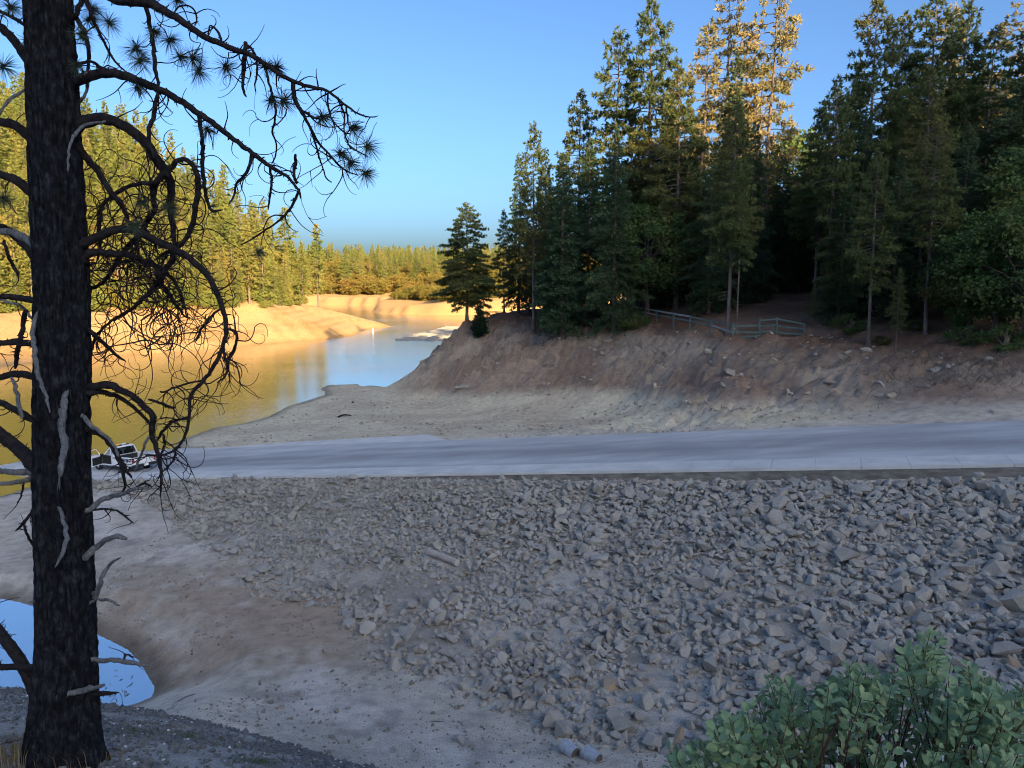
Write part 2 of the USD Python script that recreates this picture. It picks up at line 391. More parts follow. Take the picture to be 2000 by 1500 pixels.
# bank face and rim
cy((905, 628, 86.0), (850, 690, 90.0), (800, 735, 92.0), (880, 656, 88.0), (900, 700, 82.0), (1000, 660, 80.0), (1000, 730, 75.0), (1100, 660, 76.0), (1100, 735, 70.0), (1190, 685, 70.0), (1200, 745, 65.0),
   (1200, 622, 77.0), (1245, 640, 71.0), (1330, 660, 64.0), (1330, 730, 58.5), (1430, 664, 58.0), (1430, 700, 55.0), (1430, 745, 51.5), (1560, 657, 57.0), (1560, 730, 49.5), (1700, 672, 52.0), (1700, 735, 46.0),
   (1810, 657, 51.0), (1900, 672, 47.0), (1900, 730, 42.5), (2000, 682, 44.5), (2000, 735, 41.0), (2200, 690, 42))
cy((1400, 602, 72.0), (1250, 592, 88.0), (1330, 590, 82.0), (1500, 565, 95.0), (1500, 540, 104.0), (1620, 532, 106.0), (1430, 534, 110.0), (1000, 607, 103.0), (960, 614, 95.0), (1100, 615, 92.0), (1860, 500, 88.0), (1700, 520, 100.0), (1990, 560, 62.0))
cw((-9, 101, 5), (-2, 106, 6.5), (14, 116, 8), (30, 130, 9), (45, 150, 10), (80, 180, 14), (60, 120, 17), (75, 100, 22), (100, 140, 26), (60, 60, 20), (45, 40, 12), (40, 25, 10), (90, 260, 12), (90, 340, 14), (160, 300, 24))
# left bank: high-water line, then the wooded hill
for px, py, Y in ((0, 640, 155), (130, 628, 165), (250, 615, 178), (430, 607, 186), (600, 604, 200), (690, 590, 232), (735, 622, 234), (715, 610, 233)):
    cy((px, py, Y))
for px, top, Y in ((-200, 150, 235), (0, 215, 235), (120, 225, 235), (230, 262, 238), (320, 300, 242), (400, 345, 246), (500, 385, 250), (590, 450, 255)):
    d = ray(px, 600)
    X, Z = d[0] / d[1] * Y, 12 + (560 - top) / FPX * Y - 14.5
    cw((X, Y, Z), (X * 1.1, Y + 45, Z * 0.95))
cw((-64, 262, 8), (-58, 275, 7), (-90, 330, 7), (-150, 330, 26), (-250, 330, 40), (-160, 150, 22), (-220, 180, 40), (-130, 130, 9), (-180, 100, 14), (-260, 60, 30))
# distant peninsula and far shore
cw((-40, 352, 4.2), (-22, 356, 6.5), (-5, 360, 7.5), (-30, 400, 7.5), (20, 390, 9), (-50, 440, 7), (-60, 368, 1.2), (-40, 500, 8), (-100, 545, 6), (-150, 545, 6), (-60, 545, 8), (-40, 620, 22), (-120, 640, 22), (-200, 620, 24), (20, 560, 20), (60, 480, 18), (-80, 760, 26), (0, 700, 28), (-260, 560, 24))
# unseen ridge on the sun's side, placed and shaped to shade the whole cove
sx, cx_ = math.sin(SUN_AZ), math.cos(SUN_AZ)
for q in (-420, -300, -200, -120, -60, 0, 60, 120, 190, 280, 400):
    for r, z in ((110, 24), (200, 62), (290, 135), (340, 139), (450, 135)):
        X, Y = sx * r - cx_ * q, cx_ * r + sx * q
        if Y < 60 or X > 1.1 * Y:
            cw((X, Y, z))
CT = np.array(CTRL)
_key = np.round(CT[:, :2], 1)
_, _first = np.unique(_key, axis=0, return_index=True)
CT = CT[np.sort(_first)]
RBF = RBFInterpolator(CT[:, :2] / 100.0, CT[:, 2], kernel="linear", smoothing=0.002)


def height(x, y, detail=True):
    x, y = np.asarray(x, float), np.asarray(y, float)
    sh = x.shape
    xf, yf = x.ravel(), y.ravel()
    h = RBF(np.stack([xf, yf], 1) / 100.0)
    r = np.hypot(xf, yf)
    P = np.stack([xf, yf, np.zeros_like(xf)], 1)
    lake, pond = signed(LAKE, xf, yf), signed(POND, xf, yf)
    if detail:
        bank = sm(yf, 38, 48) * sm(h, 2.0, 3.6) * (1 - sm(h, 8.2, 9.4)) * sm(yf, 36, 44) * (1 - sm(r, 105, 115))
        gul = np.abs(fbm(P * [0.26, 0.30, 1] + 7, 4) - 0.5) * 2
        rough = 0.7 * (fbm(P * 0.9 + 3, 4) - 0.5) + 0.45 * (np.abs(fbm(P * 1.6 + 13, 3) - 0.5) * 2 - 0.3)
        h = h + bank * (0.8 * (gul - 0.25) + 1.15 * rough + 0.20 * np.sin(h * 5.2 + 9 * fbm(P * 0.22 + 1, 3)))
        h = h + 0.10 * (fbm(P * 0.7, 4) - 0.5) * sm(r, 6, 14) + 0.05 * (fbm(P * 3.1, 3) - 0.5) * sm(r, 3, 9)
        lb = sm(r, 120, 140) * (1 - sm(h, 7, 9))
        h = h + lb * 0.25 * (fbm(P * 0.07 + 5, 3) - 0.5)
        h = h + sm(r, 220, 400) * 7 * (fbm(P * 0.012, 3) - 0.5) * sm(h, 8, 16)
    lbm = sm(r, 108, 122) * (1 - sm(xf + 0.10 * yf, -12, 2)) * (1 - sm(r, 300, 330)) * (lake > 0)
    wob = 1 + 0.25 * (fbm(P * 0.05 + 2, 3) - 0.5)
    h = h * (1 - lbm) + lbm * np.clip(h, np.minimum(0.20 * lake * wob, 6.6), 0.30 * lake * wob + 0.15 + 0.6 * np.maximum(0, lake - 24))
    s, w = sw(xf, yf)
    wf = ramp_far(s)
    dout = np.maximum(np.maximum(-w, w - wf), np.maximum(-14 - s, s - 75))
    lim = 0.14
    h = np.where(lake < 0, np.minimum(h, np.maximum(-4, 0.15 * lake)), np.maximum(h * sm(lake, 0, 4) + lim * np.minimum(lake, 4) * (1 - sm(lake, 0, 4)), np.minimum(0.04 * lake, 0.3)))
    h = np.where((pond > 0) & (pond < 9), np.minimum(h, POND_Z + 0.42 * pond), h)
    h = np.where(pond < 0, np.minimum(h, POND_Z + np.maximum(-0.8, 0.22 * pond)), np.where(pond < 7, np.maximum(h, POND_Z + np.minimum(0.22 * pond, 0.32) - 0.5 * sm(pond, 3, 7)), h))
    zr = rz(s)
    near = w < 1
    tgt = np.where(near, zr - 0.16 - 0.38 * sm(s, 14, 44) + 0.1 * np.clip(w, -1, 0), zr - 0.02)
    k = 1 - sm(dout, 0.1, 1.6)
    h = np.where((k > 0) & (dout > 0) & (s > -9), np.where(lake < 0.3, h, h * (1 - k) + tgt * k), h)
    h = np.where(dout <= 0, np.minimum(zr - 0.16 - 0.42 * (1 - sm(w, 0.15, 0.95)) * sm(s, 10, 40), np.where(s < 0, h + 9, 99)), h)
    return h.reshape(sh)


# terrain sheet: dense in the middle, coarse outside
ang = np.radians(np.unique(np.concatenate([np.arange(-180, -46, 3.0), np.arange(-46, 46, 0.2), np.arange(46, 181, 3.0)])))
rad = np.concatenate([[0.6], np.arange(1.4, 12, 0.12), np.arange(12, 96, 0.33), 96 * 1.02 ** np.arange(0, 150)])
rad = rad[rad < 1050]
OX, OY = 0.0, -1.5
RR, AA = np.meshgrid(rad, ang, indexing="ij")
GX, GY = OX + RR * np.sin(AA), OY + RR * np.cos(AA)
GZ = height(GX, GY)
nr, na = RR.shape
ii, jj = np.meshgrid(np.arange(nr - 1), np.arange(na - 1), indexing="ij")
from scipy.interpolate import RegularGridInterpolator
_grid = RegularGridInterpolator((rad, ang), GZ, bounds_error=False, fill_value=None)


def height_on(x, y):
    x, y = np.asarray(x, float) - OX, np.asarray(y, float) - OY
    return _grid(np.stack([np.hypot(x, y), np.arctan2(x, y)], -1))


q = np.stack([ii * na + jj, (ii + 1) * na + jj, (ii + 1) * na + jj + 1, ii * na + jj + 1], -1).reshape(-1, 4)
cap = np.stack([np.zeros(na - 1, int) + nr * na, np.arange(na - 1), np.arange(1, na)], 1)
V = np.vstack([np.stack([GX, GY, GZ], -1).reshape(-1, 3), [[OX, OY, float(height(np.array([OX]), np.array([OY]))[0])]]])
F = np.vstack([q[:, [0, 2, 1]], q[:, [0, 3, 2]], cap[:, [0, 2, 1]]])
ground = part("ground", (V, F), M["ground"], None, smooth=True, kind="structure")


def gz(x, y):
    return float(height_on(x, y))


def gnd(px, py, y0=3.0, y1=700.0):
    """the ground point seen at a pixel of the photograph"""
    Y = np.concatenate([np.linspace(y0, 120, 900), np.linspace(121, y1, 600)])
    d = ray(px, py)
    P = EYE + d[None] * (Y / d[1])[:, None]
    below = np.nonzero(height_on(P[:, 0], P[:, 1]) >= P[:, 2])[0]
    k = below[0] if len(below) else len(Y) - 1
    return P[k]


TOE_PX = [(185, 957), (290, 990), (330, 1020), (420, 1098), (480, 1168), (640, 1198), (700, 1285), (850, 1340), (940, 1390), (1050, 1440), (1180, 1470), (1320, 1478), (1500, 1500)]
EMB0 = np.vstack([[gnd(*q_)[:2] for q_ in TOE_PX], [(14, 13.6), (26, 16), (30, 22)], [rpt(s_0, -0.10)[:2] for s_0 in (56, 45, 35, 25, 15, 5, -3)]])


def zone_tint(v):
    x, y, z = v.T
    P = np.stack([x, y, 0 * x], 1)
    r = np.hypot(x, y)
    n1, n2, n3 = fbm(P * 0.35, 4, 3), fbm(P * 0.08, 3, 5), fbm(P * [1.4, 1.4, 1], 3, 9)
    c = lambda *k: np.array(k)[None]
    mixc = lambda a, b, k: a * (1 - k[:, None]) + b * k[:, None]
    col = np.repeat(c(0.475, 0.415, 0.335), len(x), 0)                                   # valley silt
    col = mixc(col, c(0.57, 0.50, 0.425), sm(n1, 0.5, 0.68))
    col = mixc(col, c(0.34, 0.295, 0.25), sm(n3, 0.55, 0.72) * 0.8)
    col = mixc(col, c(0.38, 0.285, 0.205), sm(n2 + 0.25 * n3, 0.56, 0.74) * sm(-x, 2.5, 6) * (1 - sm(y, 27, 33)))
    beach = sm(y - 0.0 * x, 44, 52)
    col = mixc(col, mixc(np.repeat(c(0.47, 0.395, 0.295), len(x), 0), c(0.55, 0.485, 0.355), sm(n1, 0.42, 0.62)), beach)
    s, w = sw(x, y)
    side = sm(w, 9.5, 12) * sm(x, -2, 12)
    col = mixc(col, c(0.56, 0.495, 0.365), side * sm(n1, 0.35, 0.6))
    hb = z
    foot = np.maximum(0.3, RA[2] + GRADE * s)
    bank = sm(w, 10.8, 13) * sm(hb - foot + 0.8 * (n1 - 0.5), -0.25, 0.9) * sm(x, -17, -8) * (1 - sm(r, 112, 120))
    bcol = mixc(np.repeat(c(0.215, 0.16, 0.12), len(x), 0), c(0.34, 0.265, 0.195), sm(n1 + 0.4 * n3, 0.6, 0.85))
    bcol = mixc(bcol, c(0.18, 0.155, 0.135), sm(n3, 0.55, 0.75) * 0.7)
    bcol = mixc(bcol, c(0.24, 0.115, 0.07), sm(n2, 0.48, 0.62) * 0.22)
    col = mixc(col, bcol, bank)
    litter = sm(hb, 7.0, 8.6) * sm(y, 40, 46) * (1 - sm(r, 118, 130))
    col = mixc(col, mixc(np.repeat(c(0.14, 0.078, 0.052), len(x), 0), c(0.19, 0.118, 0.08), sm(n1, 0.4, 0.65)), litter)
    lb = sm(r, 112, 122) * sm(-x, -30, 5)
    col = mixc(col, mixc(np.repeat(c(0.385, 0.245, 0.11), len(x), 0), c(0.45, 0.30, 0.145), sm(n2, 0.4, 0.6)), lb)
    col = mixc(col, c(0.48, 0.31, 0.16), lb * sm(n1, 0.55, 0.7) * 0.6)
    col = col * (1 - 0.22 * lb * sm(noise(np.stack([0 * x, 0.02 * x, z * 2.2 + 0.4 * n1], 1)), 0.55, 0.8))[:, None]
    far = sm(r, 240, 320)
    col = mixc(col, c(0.39, 0.25, 0.115), far)
    col = mixc(col, c(0.17, 0.125, 0.055), np.maximum(lb, far) * sm(hb + 2.5 * (n1 - 0.5), 7.6, 9.2))
    emb_gap_shade = sm(-signed(EMB0, x, y), 0.2, 1.5)
    col = mixc(col, mixc(np.repeat(c(0.30, 0.26, 0.215), len(x), 0), c(0.44, 0.385, 0.32), sm(n1, 0.45, 0.62)), emb_gap_shade * 0.85)  # ground colour darkened under the rocks, standing for shade in the gaps
    near = (1 - sm(r, 10, 14)) * sm(z, 4.5, 6.2)
    col = mixc(col, mixc(np.repeat(c(0.17, 0.165, 0.155), len(x), 0), c(0.25, 0.24, 0.225), sm(n3, 0.4, 0.6)), near)
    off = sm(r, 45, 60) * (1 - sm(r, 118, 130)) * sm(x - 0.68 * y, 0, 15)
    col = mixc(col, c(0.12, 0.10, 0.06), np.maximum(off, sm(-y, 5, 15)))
    lake, pond = signed(LAKE, x, y), signed(POND, x, y)
    wet = np.maximum((1 - sm(lake, 0.1, 1.1 + 0.006 * r)) * (lake > -1), (1 - sm(pond, 0.1, 0.9)) * (pond > -1))
    return np.clip(col * (1 - 0.5 * wet[:, None] * (r < 120)[:, None]), 0, 1)


UsdGeom.PrimvarsAPI(ground).CreatePrimvar("tint", T.Color3fArray, "vertex").Set(Vt.Vec3fArray.FromNumpy(zone_tint(V).astype(np.float32)))


def sheet(poly, z):
    from shapely.geometry import Polygon
    v, f = trimesh.creation.triangulate_polygon(Polygon(poly).buffer(0), engine="earcut")
    return np.column_stack([v, np.full(len(v), z)]), f


# water: sheets that run on under their shores
lake_mesh = (np.array([[-420, 25, 0], [-60, 25, 0], [-24, 40, 0], [-8, 60, 0], [25, 118, 0], [120, 230, 0], [120, 540, 0], [-420, 540, 0.0]]), np.array([[0, 1, 2], [0, 2, 3], [0, 3, 7], [3, 4, 7], [4, 6, 7], [4, 5, 6]]))
part("lake", lake_mesh, M["lake"], kind="structure")
pb = POND.copy()
pc = pb.mean(0)
pond_mesh = sheet(pc + (pb - pc) * (1 + 1.2 / np.linalg.norm(pb - pc, axis=1, keepdims=True)), POND_Z)
part("pond", pond_mesh, M["pond"], kind="structure")

# ------------------------------------------------------------------ boat ramp
def strip(s0, s1, w0, w1, dz, n=2, thick=0.3, zf=None):
    ss = np.linspace(s0, s1, n)
    top = [[rpt(s, (w0(s) if callable(w0) else w0), dz), rpt(s, (w1(s) if callable(w1) else w1), dz)] for s in ss]
    v = np.array(top).reshape(-1, 3)
    m = len(v)
    v = np.vstack([v, v - [0, 0, thick]])
    f = []
    for k in range(n - 1):
        a, b, c, d = 2 * k, 2 * k + 1, 2 * k + 3, 2 * k + 2
        f += [(a, d, c), (a, c, b), (a + m, c + m, d + m), (a + m, b + m, c + m), (a, a + m, d + m), (a, d + m, d), (b, c, c + m), (b, c + m, b + m)]
    e = 2 * n - 2
    f += [(0, 1, 1 + m), (0, 1 + m, m), (e, e + m, e + 1 + m), (e, e + 1 + m, e + 1)]
    return v, np.array(f)


ramp = thing("boat_ramp", "long grey paved boat ramp sloping down into the lake", "boat ramp", kind="structure")
STRIP = 1.75
ss_, cols_ = np.linspace(-13.5, 74, 160), np.linspace(0, 1, 25)
lw = np.array([[STRIP + c * ((min(9.7, float(ramp_far(a))) if a < -1.6 else 9.7) - STRIP) for c in cols_] for a in ss_])
lv = np.array([rpt(a, w) for a, row in zip(ss_, lw) for w in row])
i_, j_ = np.meshgrid(np.arange(159), np.arange(24), indexing="ij")
lf = np.stack([i_ * 25 + j_, (i_ + 1) * 25 + j_, (i_ + 1) * 25 + j_ + 1, i_ * 25 + j_ + 1], -1).reshape(-1, 4)
edge = np.concatenate([np.arange(160) * 25, (np.arange(160) * 25 + 24)[::-1]])
lv = np.vstack([lv, lv[edge] - [0, 0, 0.3]])
k_ = np.arange(len(edge))
lf = np.vstack([lf, np.stack([edge[k_], edge[(k_ + 1) % len(edge)], 4000 + (k_ + 1) % len(edge), 4000 + k_], 1)])
surf = part("ramp_surface", (lv, lf), M["asphalt"], ramp, smooth=30 if False else False)
lane_w = (lv - np.array([RA[0], RA[1], 0]))[:, :2] @ RN
lane_s = (lv - np.array([RA[0], RA[1], 0]))[:, :2] @ RE
nzl = fbm(np.stack([lane_s * 0.05, lane_w * 1.1, 0 * lane_s], 1), 4, 6)
band = 1.12 + 0.26 * (1 - sm(lane_w, 1.9, 3.6)) + 0.25 * sm(lane_w, 6.3, 8.8) - 0.06 * sm(lane_w, 3.8, 5) * (1 - sm(lane_w, 5.2, 6.4)) + 0.75 * (nzl - 0.5)
UsdGeom.PrimvarsAPI(surf).CreatePrimvar("tint", T.Color3fArray, "vertex").Set(Vt.Vec3fArray.FromNumpy(np.repeat(band[:, None], 3, 1).astype(np.float32)))
wedge = strip(-0.9, 19.4, 9.72, lambda s: max(9.74, float(ramp_far(s))), -0.004, 40)
part("concrete_apron", wedge, M["concrete"], ramp)
s = -10.5
rng = np.random.default_rng(5)
while s < 72:
    ln = 1.72
    for w0, w1 in ((0.0, 0.86), (0.885, STRIP - 0.012)):
        part("edge_slab", strip(s, s + ln - 0.014, w0, w1, rng.uniform(-0.003, 0.006), 2, 0.13), M["concrete"], ramp)
    s += ln
part("kerb_wall", strip(-10.5, 72, 0.02, 0.25, -0.14, 40, 0.9), M["kerb"], ramp)

# ------------------------------------------------------------------ loose rock embankment
rng = np.random.default_rng(11)
ROCKS = []
for k in range(48):
    n = rng.integers(11, 18)
    p = rng.normal(size=(n, 3))
    p /= np.linalg.norm(p, axis=1, keepdims=True)
    p *= rng.uniform(0.78, 1.0, (n, 1)) * np.array([1.0, rng.uniform(0.62, 0.95), rng.uniform(0.42, 0.75)])
    hull = trimesh.Trimesh(p).convex_hull
    ROCKS.append((np.array(hull.vertices), np.array(hull.faces)))


def rock(k, c, r, rg, tilt=0.5):
    v, f = ROCKS[k % len(ROCKS)]
    a = rg.uniform(0, 2 * np.pi)
    t = rg.normal(0, tilt, 2)
    Rx = np.array([[1, 0, 0], [0, math.cos(t[0]), -math.sin(t[0])], [0, math.sin(t[0]), math.cos(t[0])]])
    Ry = np.array([[math.cos(t[1]), 0, math.sin(t[1])], [0, 1, 0], [-math.sin(t[1]), 0, math.cos(t[1])]])
    return v @ (rotz(a) @ Rx @ Ry).T * r + np.asarray(c), f


EMB = EMB0
gx = np.arange(EMB[:, 0].min(), EMB[:, 0].max(), 0.175)
gy = np.arange(EMB[:, 1].min(), EMB[:, 1].max(), 0.175)
X, Y = np.meshgrid(gx, gy)
X, Y = X + rng.uniform(-0.12, 0.12, X.shape), Y + rng.uniform(-0.12, 0.12, X.shape)
X, Y = X.ravel(), Y.ravel()
d = -signed(EMB, X, Y)
ok = (d > 0) & (np.abs(X) < 0.70 * Y + 2)
X, Y, d = X[ok], Y[ok], d[ok]
P2 = np.stack([X, Y, 0 * X], 1)
s_, w_ = sw(X, Y)
up = sm(-w_, 10.5, 2.5)                              # 1 close to the ramp, 0 near the toe
patch = fbm(P2 * 0.55 + 11, 3, 2)
dens = np.clip(0.72 + 0.45 * up + 2.4 * (patch - 0.43), 0.10, 1) * np.where(w_ > -1.5, 1.0, sm(d, 0.0, 0.35))
keep = rng.uniform(size=len(X)) < dens
X, Y, d, up = X[keep], Y[keep], d[keep], up[keep]
rr = np.clip(rng.lognormal(math.log(0.104), 0.44, len(X)), 0.05, 0.36) * (0.95 + 0.38 * sm(X, -10, 12))
big = rng.uniform(size=len(X)) < 0.02
rr[big] = np.minimum(rr[big] * 1.7, 0.36)
Z = height_on(X, Y)
C = np.stack([X, Y, Z + rr * rng.uniform(-0.05, 0.72, len(X)) + 0.10 * up * rng.uniform(0, 1, len(X))], 1)
# outliers on the silt around the toe
for px, py, r in ((410, 1108, .15), (425, 1112, .13), (423, 1144, .16), (388, 1237, .17), (560, 1235, .16), (636, 1275, .2), (633, 1322, .17), (475, 1186, .13), (388, 1040, .1), (920, 1420, .26), (895, 1450, .2), (760, 1470, .2), (555, 1385, .12), (1010, 1462, .2), (1055, 1380, .16), (470, 1390, .14), (335, 1385, .16), (342, 1378, .12), (600, 1300, .1), (520, 1330, .08), (680, 1385, .1), (650, 1420, .12)):
    g = gnd(px, py)
    C = np.vstack([C, g + [0, 0, r * 0.2]])
    rr = np.append(rr, r)
la, lb_ = gnd(838, 1088), gnd(893, 1110)
lt = np.clip(((C - la) @ (lb_ - la)) / ((lb_ - la) @ (lb_ - la)), 0, 1)
keep = np.linalg.norm((C - la - lt[:, None] * (lb_ - la))[:, :2] * [1, 0.8], axis=1) > 0.20 + rr * 0.9
cs, cw2 = sw(C[:, 0], C[:, 1])
keep &= (cw2 < -0.06 - 0.65 * rr) | (cs > 56)
keep &= ~((cw2 > -0.28 - rr) & (cs > 22)) | (rng.uniform(size=len(C)) < 0.08)
C, rr = C[keep], rr[keep]
size = rr / proj(C)[:, 2]
pj = proj(C)
vis = (pj[:, 0] > 20) & (pj[:, 0] < 1990) & (pj[:, 1] < 1490) & ~((pj[:, 0] > 1340) & (pj[:, 1] > 1330))
order = np.argsort(-np.where(vis, size, 0))
emb = thing("rock_embankment", "long slope of loose grey rocks below the boat ramp", "rock slope", kind="structure")
stuff = MB()
for n, k in enumerate(order):
    m = rock(int(rng.integers(0, 48)), C[k], rr[k], rng)
    if n < 300:
        part("rock", m, M["rock_tan"] if n % 41 == 7 else M["rock"], emb)
    else:
        stuff.add(*m)
part("loose_rocks", stuff.mesh(), M["rock"], emb, kind="stuff")

# ------------------------------------------------------------------ stones on beach, bank and gravel
def scatter(name, pts, rads, material, label, cat, lift=0.25, seed=1, kind="stuff", tilt=0.4):
    rg = np.random.default_rng(seed)
    mb = MB()
    for p, r in zip(pts, rads):
        mb.add(*rock(int(rg.integers(0, 48)), np.asarray(p) + [0, 0, r * lift], r, rg, tilt))
    return part(name, mb.mesh(), material, None, label=label, cat=cat, kind=kind)


rng = np.random.default_rng(21)
pts, rads = [], []
X, Y = rng.uniform(-24, 36, 7000), rng.uniform(40, 92, 7000)
s_, w_ = sw(X, Y)
H = height_on(X, Y)
ok = (w_ > ramp_far(s_) + 0.3) & (signed(LAKE, X, Y) > 1.5) & (H < 6.6) & (rng.uniform(size=len(X)) < 0.3 + 0.7 * sm(fbm(np.stack([X, Y, 0 * X], 1) * 0.25, 3, 4), 0.42, 0.6))
scatter("beach_stones", np.stack([X, Y, H], 1)[ok], np.clip(rng.lognormal(math.log(0.06), 0.5, ok.sum()), 0.03, 0.26), M["bank_rock"], "small stones scattered over the bare beach beyond the ramp", "stones", seed=3)
X, Y = rng.uniform(-14, 36, 5200), rng.uniform(42, 92, 5200)
H = height_on(X, Y)
s_, w_ = sw(X, Y)
ok = (w_ > 15) & (H > 1.6) & (H < 8.6) & (signed(LAKE, X, Y) > 1) & (rng.uniform(size=len(X)) < 0.1 + 0.9 * sm(fbm(np.stack([X, Y, 0 * X], 1) * 0.4, 3, 8), 0.45, 0.62))
scatter("bank_stones", np.stack([X, Y, H], 1)[ok], np.clip(rng.lognormal(math.log(0.11), 0.55, ok.sum()), 0.04, 0.5), M["bank_rock"], "broken stones and clods on the eroded bank face", "stones", lift=0.1, seed=4)
# boulders and outcrops that can be told apart
BOULDERS = [(1190, 668, .55, "pale tan rock slab under the left end of the rail fence", "rock_pale"), (1178, 690, .5, "lower pale rock slab in the gully of the bank", "rock_pale"),
            (1140, 738, .33, "largest pale boulder of the heap at the mouth of the gully", "rock"), (1155, 742, .24, "right-hand boulder of the heap at the mouth of the gully", "rock"), (1133, 748, .2, "lowest boulder of the heap at the mouth of the gully", "rock"),
            (905, 758, .75, "flat pale blue-grey rock low on the left end of the bank", "rock"), (1072, 772, .28, "tan boulder at the toe of the bank right of the dirt fan", "rock_tan"), (1030, 798, .3, "grey boulder at the edge of the beach below the bank", "bank_rock"),
            (1420, 732, .8, "broad pale outcrop in the bank below the fence corner", "rock_pale"), (1445, 737, .4, "smaller pale outcrop beside the broad one below the fence corner", "rock_pale"),
            (1715, 770, .6, "pale flat boulder low on the right part of the bank", "rock_pale"), (1745, 776, .5, "long low boulder right of the pale flat one on the bank", "rock_pale"),
            (1830, 724, .4, "grey ledge stone in the dry brush at the right of the bank", "rock"), (1625, 750, .5, "upright pale ledge beside the leaning dead branch", "rock_pale"),
            (1940, 806, .28, "dark stone pile on the verge at the right edge of the ramp", "rock"), (1370, 832, .2, "dark stone beside the far edge of the ramp", "bank_rock"),
            (1485, 945, .32, "large tan-grey rock at the top of the embankment under the kerb", "rock"), (1280, 790, .25, "flat stone on the beach below the middle of the bank", "bank_rock")]
rng = np.random.default_rng(31)
for px, py, r, lab, m in BOULDERS:
    g = gnd(px, py)
    p = thing("boulder", lab, "boulder", g)
    v, f = rock(int(rng.integers(0, 48)), (0, 0, r * 0.12), r, rng, 0.25)
    tm = trimesh.Trimesh(v, f).subdivide().subdivide()
    v = np.array(tm.vertices)
    v = v + (fbm((v + g) * 3.0 / max(r, .3), 3)[:, None] - 0.5) * v / (np.linalg.norm(v, axis=1, keepdims=True) + 1e-6) * r * 0.4
    part("stone", (v * [1.2, 1, 0.8], tm.faces), M[m], p, smooth=35)

# near gravel at the foot of the pine
rng = np.random.default_rng(41)
X, Y = rng.uniform(-7.5, 2.2, 42000), rng.uniform(2.5, 13, 42000)
H = height_on(X, Y)
pj = proj(np.stack([X, Y, H], 1))
ok = (pj[:, 1] < 1560) & (pj[:, 0] > -60) & (pj[:, 0] < 800) & (H > 5.2) & (rng.uniform(size=len(X)) < 0.25 + 0.75 * sm(fbm(np.stack([X, Y, 0 * X], 1) * 1.6, 3), 0.36, 0.55))
X, Y, H = X[ok], Y[ok], H[ok]
R = np.clip(rng.lognormal(math.log(0.018), 0.55, len(X)), 0.008, 0.075)
wq = rng.uniform(size=len(X)) < 0.06
G = np.stack([X, Y, H], 1)
scatter("gravel", G[~wq], R[~wq], M["gravel"], "dark broken gravel on the slope at the foot of the dead pine", "gravel", seed=6)
scatter("quartz_chips", G[wq], np.minimum(R[wq], 0.022), M["quartz"], "white quartz chips among the dark gravel", "gravel", seed=7)
# pebbles and clods on the silt
X, Y = rng.uniform(-16, 9, 19000), rng.uniform(13.5, 36, 19000)
H = height_on(X, Y)
ok = (H < 4) & (signed(POND, X, Y) > 0.3) & (signed(EMB, X, Y) > -0.3) & (rng.uniform(size=len(X)) < 0.1 + 0.9 * sm(fbm(np.stack([X, Y, 0 * X], 1) * 0.5, 3, 14), 0.45, 0.62))
scatter("silt_pebbles", np.stack([X, Y, H], 1)[ok], np.clip(rng.lognormal(math.log(0.022), 0.6, ok.sum()), 0.010, 0.11), M["clod"], "pebbles and clods scattered over the dry silt of the cove", "stones", seed=8)

# ------------------------------------------------------------------ tree kinds (class prims; every tree in view is an instance of one)
def blades(c, d, n, length, width, rg, spread=0.9):
    """n thin triangles from each centre c, leaning along d"""
    c, d = np.repeat(np.asarray(c, float), n, 0), np.repeat(np.asarray(d, float), n, 0)
    k = len(c)
    u = rg.normal(size=(k, 3))
    u /= np.linalg.norm(u, axis=1, keepdims=True)
    u = d + spread * u
    u /= np.linalg.norm(u, axis=1, keepdims=True)
    sd = np.cross(u, rg.normal(size=(k, 3)))
    sd /= np.linalg.norm(sd, axis=1, keepdims=True) + 1e-9
    ln = (np.asarray(length) if np.ndim(length) == 0 else np.repeat(length, n)) * rg.uniform(0.6, 1.15, k)
    wd = (np.asarray(width) if np.ndim(width) == 0 else np.repeat(width, n)) * rg.uniform(0.7, 1.3, k)
    mid = c + u * (ln * 0.45)[:, None]
    v = np.stack([c - u * (ln * 0.1)[:, None], mid + sd * (wd / 2)[:, None], c + u * ln[:, None], mid - sd * (wd / 2)[:, None]], 1).reshape(-1, 3)
    i = np.arange(k)[:, None] * 4
    return v, np.vstack([i + [0, 1, 2], i + [0, 2, 3]])


